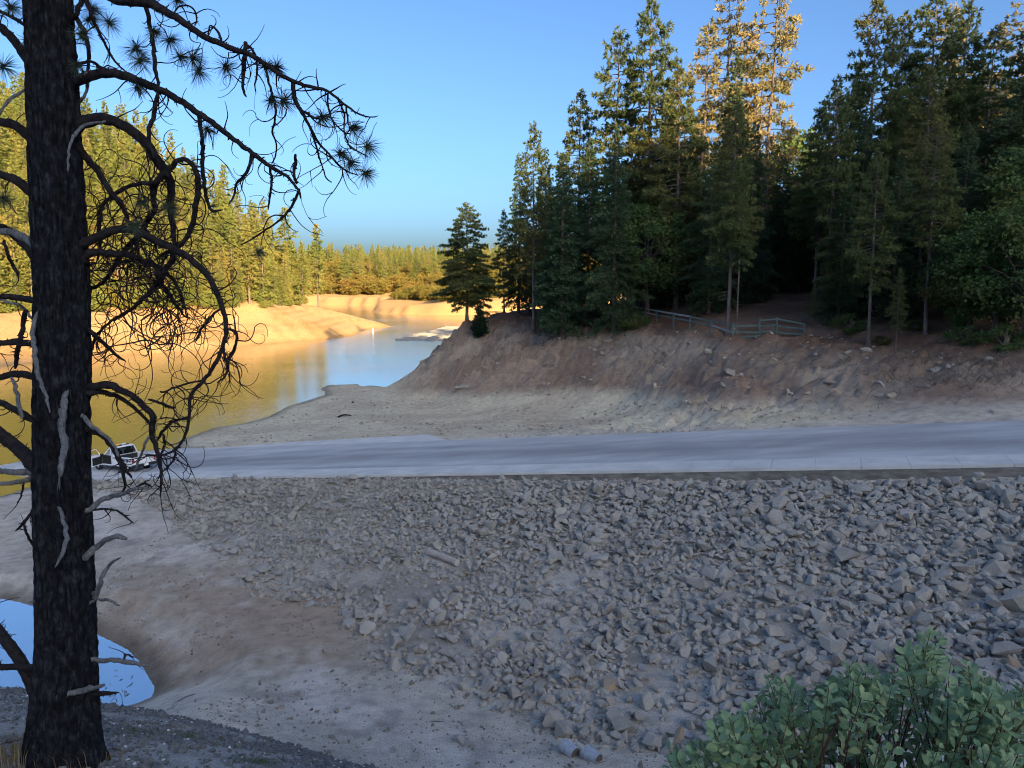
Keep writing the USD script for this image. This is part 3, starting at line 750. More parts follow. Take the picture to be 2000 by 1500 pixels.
def conifer(path, seed, H=20.0, inner=0.25, full=0.45, base=0.35, rmax=2.4, nlimb=80, tuft=0.36, per=9, shape=0.8, droop=0.25, leaf="pine_leaf", bark="pine_bark", r0=0.24, step=0.30, wide=0.10, spread=0.9, gaps=0.25, dead=10, side=0.35, lean=0.0, jag=0.35):
    rg = np.random.default_rng(seed)
    stage.CreateClassPrim(path)
    top = MB()
    z = np.linspace(0, H, 15)
    wob = np.cumsum(rg.normal(0, 0.035, (15, 2)), 0) + np.outer(z / H, [lean, 0])
    axis = np.column_stack([wob, z])
    rad = r0 * np.clip(1 - z / H, 0.03, 1) ** 0.8
    rad[0] *= 1.35
    part_at(path, "trunk", tube(axis, rad, 9), M[bark], True)
    lim, cs, ds, ls = MB(), [], [], []
    ax = lambda zz: np.array([np.interp(zz, z, axis[:, 0]), np.interp(zz, z, axis[:, 1]), zz])
    phi = rg.uniform(0, 6.28)
    for k in range(nlimb):
        t = (k + rg.uniform(0, 1)) / nlimb
        zz = H * (base + (1 - base) * t ** 0.92)
        phi += 2.4 + rg.normal(0, 0.4)
        prof = (1 - t) ** shape * min(1.0, full + 2.2 * t)
        ln = max(0.25, rmax * prof * rg.uniform(1 - jag, 1 + jag))
        if rg.uniform() < gaps * (1 - t) and t < 0.9:
            ln *= 0.45
        rise = 0.45 * (t - 0.35)
        out = np.array([math.cos(phi), math.sin(phi), 0])
        m = max(4, int(ln / step) + 2)
        u = np.linspace(0, 1, m)
        pts = ax(zz) + out * (u * ln)[:, None]
        pts[:, 2] += ln * (rise * u - droop * u ** 2 + 0.22 * np.maximum(0, u - 0.7) * 2) + rg.normal(0, 0.03, m)
        lim.add(*tube(pts, (0.018 + 0.02 * ln / rmax) * np.linspace(1.25, 0.3, m), 4, False))
        lat = np.cross(out, [0, 0, 1])
        for a in range(1, m):
            w = ln * side * (0.35 + 0.65 * math.sin(math.pi * min(1, u[a] * 0.9 + 0.1)))
            nn = max(1, int(1.2 + 2 * w / step))
            if u[a] < inner and ln > 1.0:
                continue
            for _ in range(nn):
                o = rg.uniform(-w, w)
                cs.append(pts[a] + lat * o + np.array([0, 0, rg.normal(0, 0.08) - 0.15 * abs(o) * droop]) + out * rg.normal(0, 0.1))
                dd = out * 0.8 + lat * np.sign(o) * 0.5 + np.array([0, 0, 0.35 - droop])
                ds.append(dd / np.linalg.norm(dd))
                ls.append(tuft * rg.uniform(0.75, 1.2))
    for k in range(dead):
        zz = H * rg.uniform(base * 0.3, base + 0.12)
        a = rg.uniform(0, 6.28)
        ln = rg.uniform(0.3, 0.75) * rmax
        u = np.linspace(0, 1, 5)
        pts = ax(zz) + np.array([math.cos(a), math.sin(a), -0.15]) * (u * ln)[:, None] + rg.normal(0, 0.04, (5, 3))
        lim.add(*tube(pts, 0.022 * np.linspace(1, 0.3, 5), 4, False))
    cs.append(ax(H))
    ds.append([0, 0, 1.0])
    ls.append(tuft)
    part_at(path, "limbs", lim.mesh(), M[bark])
    ls = np.array(ls)
    part_at(path, "crown", blades(cs, ds, per, ls, ls * wide * 2.2, rg, spread), M[leaf])


def part_at(path, name, mesh, m, smooth=False):
    p = usdkit.mesh(stage, f"{path}/{name}", mesh, m, smooth=smooth)
    if name != "trunk":
        p.GetPrim().SetCustomDataByKey("kind", "stuff")


def leaves(c, size, rg):
    """one random diamond leaf per centre"""
    k = len(c)
    u, w = rg.normal(size=(k, 3)), rg.normal(size=(k, 3))
    u[:, 2] *= 0.6
    u /= np.linalg.norm(u, axis=1, keepdims=True)
    s = np.cross(u, w)
    s /= np.linalg.norm(s, axis=1, keepdims=True) + 1e-9
    sz = size * rg.uniform(0.6, 1.3, (k, 1))
    v = np.stack([c - u * sz, c + s * sz * 0.6, c + u * sz, c - s * sz * 0.6], 1).reshape(-1, 3)
    i = np.arange(k)[:, None] * 4
    return v, np.vstack([i + [0, 1, 2], i + [0, 2, 3]])


def broadleaf(path, seed, H=9.0, R=4.0, clear=0.15, leaf="oak_leaf", nclump=70, per=150, size=0.13, r0=0.22, crad=0.85):
    rg = np.random.default_rng(seed)
    stage.CreateClassPrim(path)
    fork = H * (clear + 0.12)
    part_at(path, "trunk", tube([[0, 0, 0], [0.05, 0.02, fork * 0.5], [0.1, -0.05, fork], [0.05, 0, H * 0.75]], [r0 * 1.25, r0, r0 * 0.8, r0 * 0.2], 8), M["grey_bark"], True)
    lim, cc = MB(), []
    for k in range(nclump):
        d = rg.normal(size=3)
        d /= np.linalg.norm(d)
        q = rg.uniform(0.45, 1.0) ** 0.6
        z = H * (clear + (1 - clear) * 0.5) + d[2] * q * H * (1 - clear) * 0.46
        wz = 1 - 0.45 * abs((z / H - clear) / (1 - clear) - 0.42)
        c = np.array([d[0] * q * R * wz, d[1] * q * R * wz, z])
        r = crad * rg.uniform(0.6, 1.2)
        p = rg.normal(size=(per, 3)) * [0.55, 0.55, 0.38]
        cc.append(c + p * r)
        if k % 3 == 0:
            s0 = np.array([0.08, 0, rg.uniform(fork, H * 0.6)])
            lim.add(*tube(spline(np.array([s0, (s0 + c) / 2 + [0, 0, 0.3], c]), 6), np.linspace(0.06, 0.012, 6), 4, False))
    part_at(path, "limbs", lim.mesh(), M["grey_bark"])
    part_at(path, "crown", leaves(np.vstack(cc), size, rg), M[leaf])


K = "/World/tree_kind_"
# near pines: open tufted crowns
conifer(K + "pine_a", 101, base=0.32, rmax=3.9, nlimb=100, inner=0.42, shape=0.6, tuft=0.40)
conifer(K + "pine_b", 102, base=0.26, rmax=3.4, nlimb=104, gaps=0.3, inner=0.42, shape=0.6, tuft=0.40)
conifer(K + "pine_c", 103, base=0.40, rmax=3.7, nlimb=84, inner=0.42, shape=0.6, tuft=0.40, gaps=0.4, jag=0.5, lean=0.5)
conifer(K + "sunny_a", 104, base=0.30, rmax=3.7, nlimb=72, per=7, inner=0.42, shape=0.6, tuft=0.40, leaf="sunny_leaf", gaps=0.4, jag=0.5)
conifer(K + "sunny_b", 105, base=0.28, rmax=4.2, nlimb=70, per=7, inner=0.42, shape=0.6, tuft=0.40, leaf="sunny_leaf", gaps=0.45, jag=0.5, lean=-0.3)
conifer(K + "shore_pine", 106, base=0.13, rmax=5.8, nlimb=120, shape=0.62, inner=0.32, gaps=0.22, jag=0.5, tuft=0.42, per=10, r0=0.30, droop=0.32, dead=3)
# dense firs and cedars down to the ground
FIR = dict(leaf="fir_leaf", bark="grey_bark", base=0.05, full=0.7, droop=0.38, spread=0.65, side=0.42, gaps=0.1, dead=2, tuft=0.34, wide=0.13)
conifer(K + "fir_a", 111, rmax=3.4, nlimb=165, shape=0.8, **FIR)
conifer(K + "fir_b", 112, rmax=2.9, nlimb=150, shape=0.7, **FIR)
conifer(K + "fir_c", 113, rmax=3.9, nlimb=150, shape=0.75, jag=0.5, **FIR)
conifer(K + "young_spruce", 114, H=4.0, base=0.02, rmax=1.55, nlimb=120, shape=0.85, droop=0.1, leaf="spruce_leaf", bark="grey_bark", r0=0.07, tuft=0.16, per=10, step=0.13, spread=0.6, side=0.4, gaps=0.0, dead=0, jag=0.15, wide=0.14)
# hillside trees across the water (small in the picture)
HILL = dict(leaf="hill_leaf", per=6, tuft=0.62, step=0.5, wide=0.16)
conifer(K + "hill_pine_a", 121, base=0.22, rmax=3.4, nlimb=66, **HILL)
conifer(K + "hill_pine_b", 122, base=0.3, rmax=3.0, nlimb=60, gaps=0.35, **HILL)
conifer(K + "hill_fir_a", 123, base=0.04, rmax=3.8, nlimb=84, droop=0.35, spread=0.7, gaps=0.08, dead=0, **HILL)
conifer(K + "hill_fir_b", 124, base=0.04, rmax=3.0, nlimb=84, droop=0.4, spread=0.7, gaps=0.08, dead=0, shape=0.7, **HILL)
broadleaf(K + "oak_a", 131)
broadleaf(K + "oak_b", 132, H=8.0, R=4.4, clear=0.05, nclump=80)
broadleaf(K + "far_oak", 133, H=9.0, R=5.0, clear=0.02, leaf="far_oak_leaf", nclump=46, per=60, size=0.34, crad=1.3)
broadleaf(K + "hill_shrub", 134, H=3.2, R=2.0, clear=0.0, leaf="hill_leaf", nclump=26, per=60, size=0.2, crad=0.7, r0=0.06)
broadleaf(K + "yellow_shrub", 135, H=1.2, R=1.0, clear=0.0, leaf="yellow_shrub", nclump=24, per=70, size=0.06, crad=0.3, r0=0.03)
broadleaf(K + "dark_shrub", 136, H=1.8, R=1.3, clear=0.0, leaf="oak_leaf", nclump=26, per=80, size=0.07, crad=0.4, r0=0.04)
HK = {"pine_a": 20, "pine_b": 20, "pine_c": 20, "sunny_a": 20, "sunny_b": 20, "shore_pine": 20, "fir_a": 20, "fir_b": 20, "fir_c": 20, "young_spruce": 4, "hill_pine_a": 20, "hill_pine_b": 20, "hill_fir_a": 20, "hill_fir_b": 20, "oak_a": 9, "oak_b": 8, "far_oak": 9, "hill_shrub": 3.2, "yellow_shrub": 1.2, "dark_shrub": 1.8}
CATS = {"pine": "pine tree", "sunny": "pine tree", "shore": "pine tree", "fir": "fir tree", "young": "fir tree", "oak": "oak tree", "far": "oak tree", "hill": "pine tree"}


def plant(kind, name, label, px, Y, top, wf=1.0, group=None, base_py=None, cat=None, rot=None):
    """a tree whose stem stands at picture column px and distance Y; top = picture row of its tip"""
    if base_py is not None:
        g = gnd(px, base_py)
    else:
        X = ray(px, 600)[0] / ray(px, 600)[1] * Y
        g = np.array([X, Y, gz(X, Y)])
    d = ray(px, top)
    h = (EYE + d * (g[1] / d[1]))[2] - g[2]
    k = h / HK[kind]
    r = (px * 0.37 + g[1] * 1.7) % 6.28 if rot is None else rot
    return instance(K + kind, name, label, cat or CATS[kind.split("_")[0]], g - [0, 0, 0.12], r, (k * wf, k * wf, k), group)


# ---- trees of the right-hand promontory, front ones one by one
TREES = [
    ("shore_pine", "pine_tree", "lone broad pine leaning over the water at the tip of the promontory", 912, 87, 395, 1.0),
    ("pine_b", "pine_tree", "thin ragged pine next right of the lone broad pine", 984, 96, 408, 0.75),
    ("pine_b", "pine_tree", "slim pine with a sparse sunlit tip at the left end of the wood", 1042, 80, 238, 0.72),
    ("fir_b", "fir_tree", "dark slender fir behind the slim pine at the left of the wood", 1012, 92, 300, 0.8),
    ("fir_a", "fir_tree", "dense dark fir with boughs down to the bank edge", 1098, 76, 300, 0.95),
    ("pine_a", "pine_tree", "dark pine with a lit crown left of the two tall sunlit pines", 1128, 86, 176, 0.8),
    ("pine_b", "pine_tree", "tall leaning pine with a sunlit crown, left of the spire-topped one", 1196, 82, 55, 0.8),
    ("pine_a", "pine_tree", "tall straight pine with a narrow sunlit spire that touches the top of the frame", 1262, 80, -4, 0.78),
    ("pine_c", "pine_tree", "thin dark stem standing close beside the spire-topped pine", 1250, 83, 250, 0.6),
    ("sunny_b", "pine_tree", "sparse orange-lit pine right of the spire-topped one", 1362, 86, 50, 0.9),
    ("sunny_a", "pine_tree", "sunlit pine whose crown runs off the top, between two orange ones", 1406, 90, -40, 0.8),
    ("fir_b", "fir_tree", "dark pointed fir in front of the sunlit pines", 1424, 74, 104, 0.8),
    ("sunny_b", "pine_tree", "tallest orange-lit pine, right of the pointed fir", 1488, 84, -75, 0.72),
    ("sunny_a", "pine_tree", "yellowish shorter pine behind the tallest orange-lit one", 1470, 104, 95, 0.7),
    ("oak_a", "oak_tree", "dark round oak under the gap of sky", 1545, 92, 238, 0.75),
    ("pine_c", "pine_tree", "short dark pine at the right of the gap of sky", 1612, 78, 172, 0.8),
    ("pine_a", "pine_tree", "open-crowned dark pine, tallest at the right of the gap of sky", 1682, 62, -6, 0.85),
    ("fir_b", "fir_tree", "dark fir with a blunt top behind the open-crowned pine", 1656, 72, 135, 0.8),
    ("pine_b", "pine_tree", "slim dark pine second right of the gap of sky", 1738, 66, 24, 0.8),
    ("pine_a", "pine_tree", "full dark pine with its tip at the top of the frame", 1792, 64, -22, 0.9),
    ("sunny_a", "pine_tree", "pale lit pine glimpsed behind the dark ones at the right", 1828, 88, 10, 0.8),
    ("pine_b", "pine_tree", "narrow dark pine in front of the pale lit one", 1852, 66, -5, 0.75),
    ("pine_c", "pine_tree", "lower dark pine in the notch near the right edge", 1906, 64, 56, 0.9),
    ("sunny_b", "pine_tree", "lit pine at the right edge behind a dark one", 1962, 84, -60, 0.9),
    ("fir_c", "fir_tree", "massive dark fir at the right edge", 1985, 58, -40, 0.9),
    ("pine_c", "pine_tree", "rough-barked pine standing on the rim at the right, trunk bare to head height", 1812, 51, 235, 0.8),
    ("pine_a", "pine_tree", "slim dark trunk on the rim left of the yellow shrub", 1699, 52, 290, 0.75),
    ("pine_b", "pine_tree", "small thin pine with a crooked stem right of the yellow shrub", 1754, 50, 520, 0.8),
    ("oak_b", "oak_tree", "broad leafy green oak filling the right edge above the brush", 1945, 49, 395, 0.9),
    ("oak_a", "oak_tree", "taller leafy oak behind the broad one at the right edge", 2015, 52, 260, 0.95),
    ("fir_c", "fir_tree", "bushy fir with drooping boughs behind the left end of the rail fence", 1200, 73, 250, 0.8),
    ("pine_a", "pine_tree", "trunk and green boughs just behind the fence corner", 1424, 62, 200, 0.75),
    ("pine_c", "pine_tree", "thin leaning stem right of the fence corner", 1442, 61, 330, 0.5),
    ("fir_c", "fir_tree", "leafy dark fir above the middle of the rail fence", 1385, 70, 290, 0.85),
    ("pine_c", "pine_tree", "dark trunk right of the end of the rail fence", 1618, 60, 150, 0.7),
    ("pine_b", "pine_tree", "little slanting pine beside the end post of the rail fence", 1588, 58, 560, 0.9),
    ("fir_a", "fir_tree", "dark fir behind the little slanting pine", 1560, 76, 330, 0.8),
    ("fir_b", "fir_tree", "green-black fir between the rim trunks at the right", 1775, 60, 260, 0.9),
    ("fir_a", "fir_tree", "wide dull green fir behind the rough-barked rim pine", 1845, 62, 180, 0.9),
    ("oak_b", "oak_tree", "low leafy oak between two trunks behind the fence end", 1655, 66, 470, 0.8),
    ("oak_a", "oak_tree", "dark oak with its trunk forking before the upper road", 1540, 84, 420, 0.8),
    ("oak_a", "oak_tree", "dark thick-trunked oak left of the forked one before the upper road", 1484, 84, 400, 0.75),
]
for kind, name, label, px, Y, top, wf in TREES:
    plant(kind, name, label, px, Y, top, wf)
plant("young_spruce", "fir_tree", "small Christmas-tree fir on the rim beside the lone broad pine", 937, 84, 596, 0.95, base_py=657)
# the shaded rows behind
rng = np.random.default_rng(77)
for k in range(64):
    px = rng.uniform(1010, 2060)
    Y = rng.uniform(84, 128) if px < 1350 else rng.uniform(96, 150) if px < 1600 else rng.uniform(66, 120)
    lim = np.interp(px, [1000, 1050, 1120, 1200, 1300, 1400, 1470, 1540, 1580, 1650, 1750, 2060], [430, 330, 290, 250, 240, 200, 220, 330, 330, 230, 150, 60])
    top = lim + rng.uniform(0, 130)
    X = ray(px, 600)[0] / ray(px, 600)[1] * Y
    if signed(LAKE, np.array([X]), np.array([Y]))[0] < 4 or (1450 < px < 1640 and 96 < Y < 116):
        continue
    kind = ["pine_a", "pine_b", "pine_c", "fir_a", "fir_b", "fir_c"][rng.integers(0, 6)]
    plant(kind, "pine_tree" if "pine" in kind else "fir_tree", "pine in the shaded rows deep in the wood on the promontory" if "pine" in kind else "fir in the shaded rows deep in the wood on the promontory", px, Y, top, rng.uniform(0.75, 1.0),
          group="pines deep in the shaded wood" if "pine" in kind else "firs deep in the shaded wood")
for k in range(46):
    px = rng.uniform(1255, 2050)
    Y = rng.uniform(74, 100) if px < 1450 else rng.uniform(90, 101) if px < 1640 else rng.uniform(62, 88)
    kind = ["fir_c", "fir_a", "oak_a", "oak_b", "fir_c"][rng.integers(0, 5)]
    plant(kind, "oak_tree" if "oak" in kind else "fir_tree", "leafy oak of the dark understorey behind the rim trunks" if "oak" in kind else "young fir of the dark understorey behind the rim trunks", px, Y, rng.uniform(300, 440), rng.uniform(0.9, 1.2),
          group="oaks of the dark understorey" if "oak" in kind else "young firs of the dark understorey")
RIM = [("fir_c", "fir_tree", "bushy dark fir on the rim just right of the rail fence", 1640, 59, 330, 0.95), ("fir_a", "fir_tree", "dark fir left of the slim trunk on the rim", 1672, 60, 210, 0.9), ("fir_c", "fir_tree", "broad low fir between the slim trunk and the rough-barked pine", 1745, 57, 300, 0.9),
       ("pine_a", "pine_tree", "full green pine behind the rough-barked rim pine", 1790, 58, 130, 0.85), ("fir_a", "fir_tree", "dark fir left of the broad leafy oak", 1868, 54, 240, 0.95), ("oak_b", "oak_tree", "leafy oak bending over the brush at the far right of the rim", 2005, 46.5, 380, 0.9),
       ("oak_b", "oak_tree", "low round oak under the dark fir at the right", 1895, 50, 470, 1.0), ("fir_c", "fir_tree", "dull green fir in the row just behind the fence corner", 1462, 72, 240, 0.8), ("pine_a", "pine_tree", "dark pine behind the middle of the fence with boughs to head height", 1318, 76, 130, 0.85),
       ("fir_a", "fir_tree", "tall dark fir above the left end of the fence", 1290, 80, 190, 0.95), ("fir_c", "fir_tree", "wide fir right of the dense one on the bank edge", 1150, 80, 270, 0.85), ("fir_a", "fir_tree", "dark fir filling the gap behind the slim sunlit pine", 1062, 88, 290, 0.9),
       ("pine_a", "pine_tree", "blue-green pine above the end of the fence", 1590, 68, 210, 0.85), ("fir_c", "fir_tree", "dense fir between the forked oak and the fence end", 1520, 80, 300, 0.9), ("oak_a", "oak_tree", "rounded oak crown left of the open-crowned pine", 1640, 74, 300, 0.9)]
for kind, name, label, px, Y, top, wf in RIM:
    plant(kind, name, label, px, Y, top, wf)
# shrubs on the rim
for kind, label, px, py, top in (("yellow_shrub", "low yellow-green shrub between two trunks on the rim", 1722, 672, 652), ("yellow_shrub", "small yellow shrub below the rough-barked pine", 1788, 645, 622),
                                 ("dark_shrub", "grey-green shrub under the left end of the rail fence", 1240, 644, 608), ("dark_shrub", "dark shrub at the foot of the dense fir", 1060, 632, 608),
                                 ("dark_shrub", "dark ground shrub under the broad leafy oak", 1885, 672, 632), ("dark_shrub", "leafy dark shrub at the right edge above the dry brush", 1960, 685, 630),
                                 ("dark_shrub", "shaded shrub between the trunks left of the yellow one", 1660, 648, 608)):
    plant(kind, "shrub", label, px, 0, top, 1.3, base_py=py, cat="shrub")

# ---- wooded hill across the water, tree by tree
rng = np.random.default_rng(88)
HP, tries = [], 0
GROUPS = {"hill_pine_a": ("sunlit full pine", "sunlit full pines"), "hill_pine_b": ("sunlit thin pine with bare lower stem", "sunlit thin pines"),
          "hill_fir_a": ("sunlit bushy fir", "sunlit bushy firs"), "hill_fir_b": ("sunlit narrow fir", "sunlit narrow firs")}
ZONE = [(" at the foot of the far wooded hill", " at the foot of the far hill"), (" on the slope of the far wooded hill", " on the slope of the far hill"),
        (" on the skyline of the far wooded hill", " on the skyline of the far hill"), (" on the low right end of the far hill", " on the low end of the far hill")]
while len(HP) < 285 and tries < 9000:
    tries += 1
    Y = rng.uniform(148, 275)
    px = rng.uniform(-60, 760)
    X = (px - 1000) / FPX * Y * 1.01
    z = gz(X, Y) if tries % 1 == 0 else 0
    if z < 6.9 or signed(LAKE, np.array([X]), np.array([Y]))[0] < 9:
        continue
    dmin = 4.2 if z < 11 else 5.4
    if any((X - a) ** 2 + (Y - b) ** 2 < dmin ** 2 for a, b, _ in HP):
        continue
    HP.append((X, Y, z))
for X, Y, z in HP:
    kind = ["hill_pine_a", "hill_pine_b", "hill_fir_a", "hill_fir_b"][rng.choice(4, p=[0.34, 0.16, 0.27, 0.23])]
    zn = 0 if z < 10.5 else 3 if X > -66 else 1 if Y < 225 else 2
    h = rng.uniform(14, 23) if z > 9.5 else rng.uniform(8, 20)
    if X > -62:
        h = min(h, rng.uniform(10, 18))
    if zn == 2:
        h = rng.uniform(17, 26)
    instance(K + kind, "pine_tree" if "pine" in kind else "fir_tree", GROUPS[kind][0] + ZONE[zn][0], "pine tree" if "pine" in kind else "fir tree", (X, Y, z - 0.3), rng.uniform(0, 6.28), (h / 20 * rng.uniform(0.9, 1.25),) * 2 + (h / 20,), GROUPS[kind][1] + ZONE[zn][1])
plant("hill_pine_a", "pine_tree", "pointed pine that stands out on the skyline at the foot of the far hill", 622, 258, 438, 1.0)
# leafy undergrowth along the high-water line of the hill, and the far wood that reads as one mass
def pinst(name, kinds, pts, scales, rots, label, cat):
    pi = UsdGeom.PointInstancer.Define(stage, "/World/" + name)
    rel = pi.CreatePrototypesRel()
    for k in kinds:
        sub = UsdGeom.Xform.Define(stage, f"/World/{name}/kinds/{k}")
        sub.GetPrim().GetReferences().AddInternalReference(K + k)
        rel.AddTarget(sub.GetPath())
    n = len(pts)
    pi.CreateProtoIndicesAttr(Vt.IntArray([i % len(kinds) for i in range(n)]))
    pi.CreatePositionsAttr(Vt.Vec3fArray.FromNumpy(np.asarray(pts, np.float32)))
    pi.CreateScalesAttr(Vt.Vec3fArray.FromNumpy(np.asarray(scales, np.float32)))
    pi.CreateOrientationsAttr(Vt.QuathArray([Gf.Quath(math.cos(a / 2), 0, 0, math.sin(a / 2)) for a in rots]))
    tag(pi.GetPrim(), label, cat, None, "stuff")


def scatter_xy(n, x0, x1, y0, y1, zmin, zmax, sd, seed):
    rg = np.random.default_rng(seed)
    X, Y = rg.uniform(x0, x1, n), rg.uniform(y0, y1, n)
    H = height_on(X, Y)
    ok = (H > zmin) & (H < zmax) & (signed(LAKE, X, Y) > sd)
    return np.stack([X, Y, H - 0.2], 1)[ok], rg


p_, rg = scatter_xy(2200, -190, -44, 140, 260, 6.6, 12, 7, 91)
p_ = p_[:330]
p2_, _ = scatter_xy(2600, -260, -44, 150, 290, 9, 60, 9, 95)
p_ = np.vstack([p_, p2_[:520]])
pinst("hillside_undergrowth", ["hill_shrub"], p_, rg.uniform(0.6, 1.5, (len(p_), 1)) * [1, 1, 1], rg.uniform(0, 6.28, len(p_)), "sunlit leafy undergrowth along the top of the far bare bank", "undergrowth")
p_, rg = scatter_xy(900, 12, 190, 118, 330, 7, 60, 8, 96)
pinst("back_wood", ["hill_fir_a", "hill_pine_a", "hill_fir_b"], p_[:330], rg.uniform(0.55, 1.0, (len(p_[:330]), 1)) * [1.1, 1.1, 1.0], rg.uniform(0, 6.28, len(p_[:330])), "wooded slope glimpsed between the trunks behind the promontory", "woodland")
p_, rg = scatter_xy(900, -260, 60, 545, 690, 5.5, 40, 20, 92)
pinst("far_oak_wood", ["far_oak"], p_, rg.uniform(0.9, 1.6, (len(p_), 1)) * [1.1, 1.1, 0.9], rg.uniform(0, 6.28, len(p_)), "golden-green oak wood on the distant slope at the end of the lake", "woodland")
p_, rg = scatter_xy(260, -62, 40, 350, 430, 5.2, 20, 9, 93)
pinst("peninsula_oak_wood", ["far_oak"], p_, rg.uniform(0.5, 1.0, (len(p_), 1)) * [1.1, 1.1, 0.9], rg.uniform(0, 6.28, len(p_)), "leafy wood on top of the distant orange peninsula", "woodland")
p_, rg = scatter_xy(700, -300, 80, 640, 900, 12, 60, 30, 94)
pinst("distant_conifer_wood", ["hill_fir_a", "hill_pine_a"], p_, rg.uniform(0.8, 1.25, (len(p_), 1)) * [1.1, 1.1, 1.0], rg.uniform(0, 6.28, len(p_)), "conifer wood on the farthest ridge", "woodland")
for k, (px, top) in enumerate(((676, 480), (690, 490), (706, 494), (722, 497), (737, 494), (752, 500), (760, 486), (772, 492), (786, 487), (800, 484), (814, 489), (826, 482), (838, 486), (848, 480), (858, 484), (868, 488))):
    plant(["hill_fir_b", "hill_fir_a", "hill_pine_a"][k % 3], "fir_tree" if k % 3 < 2 else "pine_tree", ("distant fir" if k % 3 < 2 else "distant pine") + " on the skyline above the end of the lake", px, 560 + (k * 37) % 60, top, 1.1,
          group="distant firs on the skyline" if k % 3 < 2 else "distant pines on the skyline", cat="fir tree" if k % 3 < 2 else "pine tree")

# ------------------------------------------------------------------ the dead pine in the foreground
TY = 5.5                                                    # its distance
TRUNK = np.array([(60, -420, 70), (88, -120, 90), (94, 0, 95), (108, 300, 104), (121, 600, 108), (121, 900, 112), (126, 1100, 113), (129, 1280, 120), (124, 1400, 138), (124, 1470, 152), (125, 1530, 176)], float)
dp = thing("dead_pine", "dark dead pine with a scaly trunk and curling bare branches at the left", "pine tree")


def to3(px, py, Y):
    return at(px, py, Y=Y)


def pxr(p, w):
    """radius of a stroke w photo pixels wide at p"""
    return w / 2 * ((p - EYE) @ FWD) / FPX


cl = spline(TRUNK, 460)
axis = np.array([to3(a, b, TY) for a, b, _ in cl])
rad0 = np.array([pxr(p, w) * 0.95 - 0.012 for p, w in zip(axis, cl[:, 2])])
n_t = 150
th = np.arange(n_t) * 2 * np.pi / n_t
A_, Z_ = np.meshgrid(th, np.arange(len(axis)), indexing="ij")
zz = axis[:, 2][Z_]
Pn = np.stack([np.cos(A_) * 3.2, np.sin(A_) * 3.2, zz * 2.2], -1)
fur = np.abs(fbm(Pn * [1.7, 1.7, 0.75], 4, 3) - 0.5) * 2
plates = fbm(Pn * [3.2, 3.2, 2.4], 3, 9) - 0.5
flare = np.maximum(0, 1 - (zz - axis[-1, 2]) / 0.5) ** 2 * 0.12 * (np.cos(5 * A_ + 1) + 0.4)
disp = 0.028 * (sm(fur, 0.03, 0.22) - 0.8) + 0.022 * plates + 0.012 * (fbm(Pn * 9, 2, 4) - 0.5)
Rr = rad0[Z_] * (1 + flare) + disp
tv = np.stack([axis[:, 0][Z_] + Rr * np.cos(A_), axis[:, 1][Z_] + Rr * np.sin(A_), zz], -1)
nz = len(axis)
i_, j_ = np.meshgrid(np.arange(n_t), np.arange(nz - 1), indexing="ij")
q = np.stack([i_ * nz + j_, ((i_ + 1) % n_t) * nz + j_, ((i_ + 1) % n_t) * nz + j_ + 1, i_ * nz + j_ + 1], -1).reshape(-1, 4)
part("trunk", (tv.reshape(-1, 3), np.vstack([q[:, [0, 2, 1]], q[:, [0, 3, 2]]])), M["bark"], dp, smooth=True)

rng = np.random.default_rng(2024)
